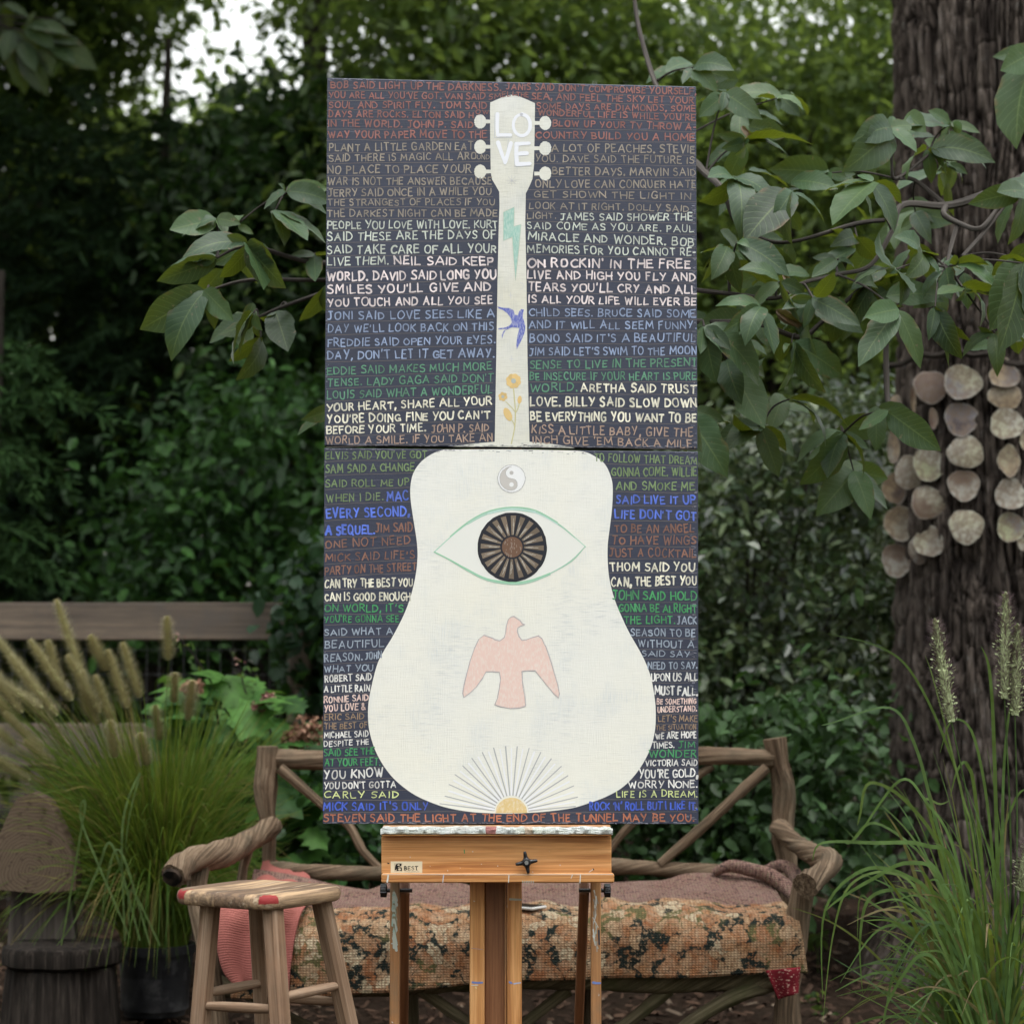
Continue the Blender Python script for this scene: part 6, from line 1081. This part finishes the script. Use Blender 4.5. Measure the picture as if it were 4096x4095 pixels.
# worn edges and scratches where the paint has rubbed off
for par, cor in ((tu, UC), (tl, LC)):
    mb = MB()
    for k in range(620):
        e = random.choice([0, 1, 1, 2, 2, 3]); a, b = cor[e], cor[(e + 1) % 4]; f = random.random(); x, y = a[0] + (b[0] - a[0]) * f, a[1] + (b[1] - a[1]) * f; dn = abs(random.gauss(0, 6)) + 1.5; L = random.uniform(3, 16)
        if e == 0: y += dn
        elif e == 2: y -= dn * .7; L *= 1.3
        elif e == 1: x -= dn + L; 
        else: x += dn * .6; L *= .5
        if e == 1 and par is tl: x -= abs(random.gauss(0, 10))
        x = min(max(x, cor[3][0] + 3), cor[2][0] - L - 3); y = min(max(y, cor[0][1] + 4 + (cor[1][1] - cor[0][1]) * (x - cor[0][0]) / 1480), cor[2][1] - 3); f = random.uniform(.3, 1.)
        stroke_px(mb, [(x, y), (x + L, y + random.gauss(0, .7))], random.uniform(.8, 2.6), .0002 + random.random() * .0006 + (0.0005 if e == 2 else 0), (.30 * f, .30 * f, .36 * f), 0)
    obj('worn_paint_markings', mb, M_str, par, sm=False)
# ---------------------------------------------------------------- maker's plate on the easel
mp_ = MB(); a, b = P(1563, 3444, -.0308), P(1689, 3491, -.0308); mp_.box((a.x, -.0308, b.z), (b.x, -.0302, a.z), 0, 0); te = [o for o in COL.objects if o.name == 'easel'][0]; pl0 = obj('name_plate', mp_, plain('cream label', (.74, .66, .48), .4, .4, 0, .05), te, sm=False)
def QP(px, py, h): return P(px, py, -.0311 - h)
_PP = PP; PP = QP; mb = MB(); ink = (.012, .012, .012); letter_px(mb, 'BEST', 1617, 3478, 1671, 3478, 14, ink, .24, 0, 0.)
for x in (1615, 1664): stroke_px(mb, [(x, 3478.5), (x + 7, 3478.5)], 1.4, .0004, ink, 0)
letter_px(mb, 'A RICHESON COMPANY, USA', 1616, 3486, 1676, 3486, 2.6, (.2, .17, .13), .2, 0, 0.); obj('lettering', mb, M_str, pl0, sm=False)
mb = MB(); flat([(1577, 3451), (1609, 3451), (1609, 3484), (1577, 3484)], .0, (.55, .49, .36), mb, False); flat([(1580, 3468), (1584, 3456), (1594, 3452), (1606, 3454), (1603, 3463), (1594, 3466), (1588, 3474), (1580, 3479)], .0001, ink, mb, True); flat([(1590, 3470), (1600, 3467), (1607, 3470), (1607, 3482), (1598, 3480), (1586, 3482)], .0001, ink, mb, True); flat([(1592, 3473), (1600, 3471), (1604, 3476), (1596, 3479)], .0002, (.6, .54, .4), mb, True); flat([(1589, 3457), (1596, 3455), (1599, 3459), (1592, 3461)], .0002, (.6, .54, .4), mb, True); orient(mb); obj('emblem', mb, M_str, pl0, sm=False); PP = _PP

# old paint on the easel: ticks, drips and smears
def smear(par, Y, marks):
    global PP
    keep = PP; PP = lambda px, py, h=0.: P(px, py, Y - .0004 - h); mb = MB()
    for k, (x0, y0, x1, y1, w_, c) in enumerate(marks): stroke_px(mb, [(x0, y0), ((x0 + x1) / 2, (y0 + y1) / 2 + random.gauss(0, .8)), (x1, y1)], w_, k * .00002, c, 1.2)
    PP = keep; obj('paint_splash', mb, M_str, par, sm=False)
BLU, WHT, GRN, PAL = (.16, .22, .48), (.62, .62, .58), (.30, .42, .36), (.42, .44, .38)
rl = [o for o in te.children if o.name.split('.')[0] == 'mast_rail']; sg_ = [o for o in te.children if o.name.split('.')[0] == 'side_leg']; fb = [o for o in te.children if o.name.split('.')[0] == 'front_board'][0]; lp = [o for o in te.children if o.name.split('.')[0] == 'lower_lip'][0]
smear(rl[0], MT, [(1890, 3927, 1930, 3928, 9, BLU), (1886, 3939, 1912, 3938, 3, WHT), (1895, 3602, 1899, 3602, 3, WHT), (1902, 3946, 1905, 3950, 5, (.7, .6, .3)), (1885, 3790, 1930, 3796, 3, (.4, .25, .22))])
smear(rl[1], MT, [(2040, 3595, 2084, 3597, 8, PAL), (2038, 3926, 2046, 3930, 8, BLU), (2056, 3933, 2082, 3929, 6, (.45, .47, .6))])
smear(sg_[0], .05, [(1575, 3560 + k * 9, 1578 + random.uniform(-8, 10), 3590 + k * 10, random.uniform(5, 14), random.choice([GRN, PAL, (.3, .36, .3), (.22, .2, .13)])) for k in range(22)] + [(1566, 3772, 1590, 3776, 5, PAL), (1568, 4085, 1571, 4088, 4, WHT)])
smear(sg_[1], .05, [(2372 + random.uniform(-3, 20), 3560 + k * 12, 2374 + random.uniform(-3, 20), 3600 + k * 12, random.uniform(2, 6), random.choice([PAL, WHT, (.35, .3, .25)])) for k in range(18)] + [(2372, 3928, 2402, 3930, 9, BLU), (2395, 3720, 2397, 3775, 8, (.05, .05, .06))])
smear(fb, -.03, [(1857, 3398, 1858, 3412, 4, (.1, .28, .1))] + [(x, y, x + 1.5, y + 1, random.uniform(1.5, 3.5), WHT) for x, y in ((1890, 3404), (1790, 3480), (1840, 3470), (1640, 3426), (1990, 3462), (2240, 3458), (2370, 3476), (1720, 3462), (2130, 3486), (1925, 3455))] + [(2356, 3487, 2372, 3477, 2.5, WHT), (2373, 3474, 2375, 3477, 5, (.04, .03, .03)), (1550, 3450, 1556, 3452, 5, (.05, .04, .03))])
smear(lp, -.055, [(1553, 3499, 1549, 3526, 6, WHT), (1775, 3496, 1771, 3528, 4, (.5, .5, .55)), (2036, 3497, 2034, 3528, 3, WHT), (2290, 3496, 2284, 3512, 3, WHT), (2322, 3495, 2320, 3529, 3.5, WHT), (1530, 3496, 2452, 3496, 2.5, (.5, .47, .42))] + [(2090 + k * 7, 3522, 2092 + k * 7, 3529, 3, PAL) for k in range(7)])
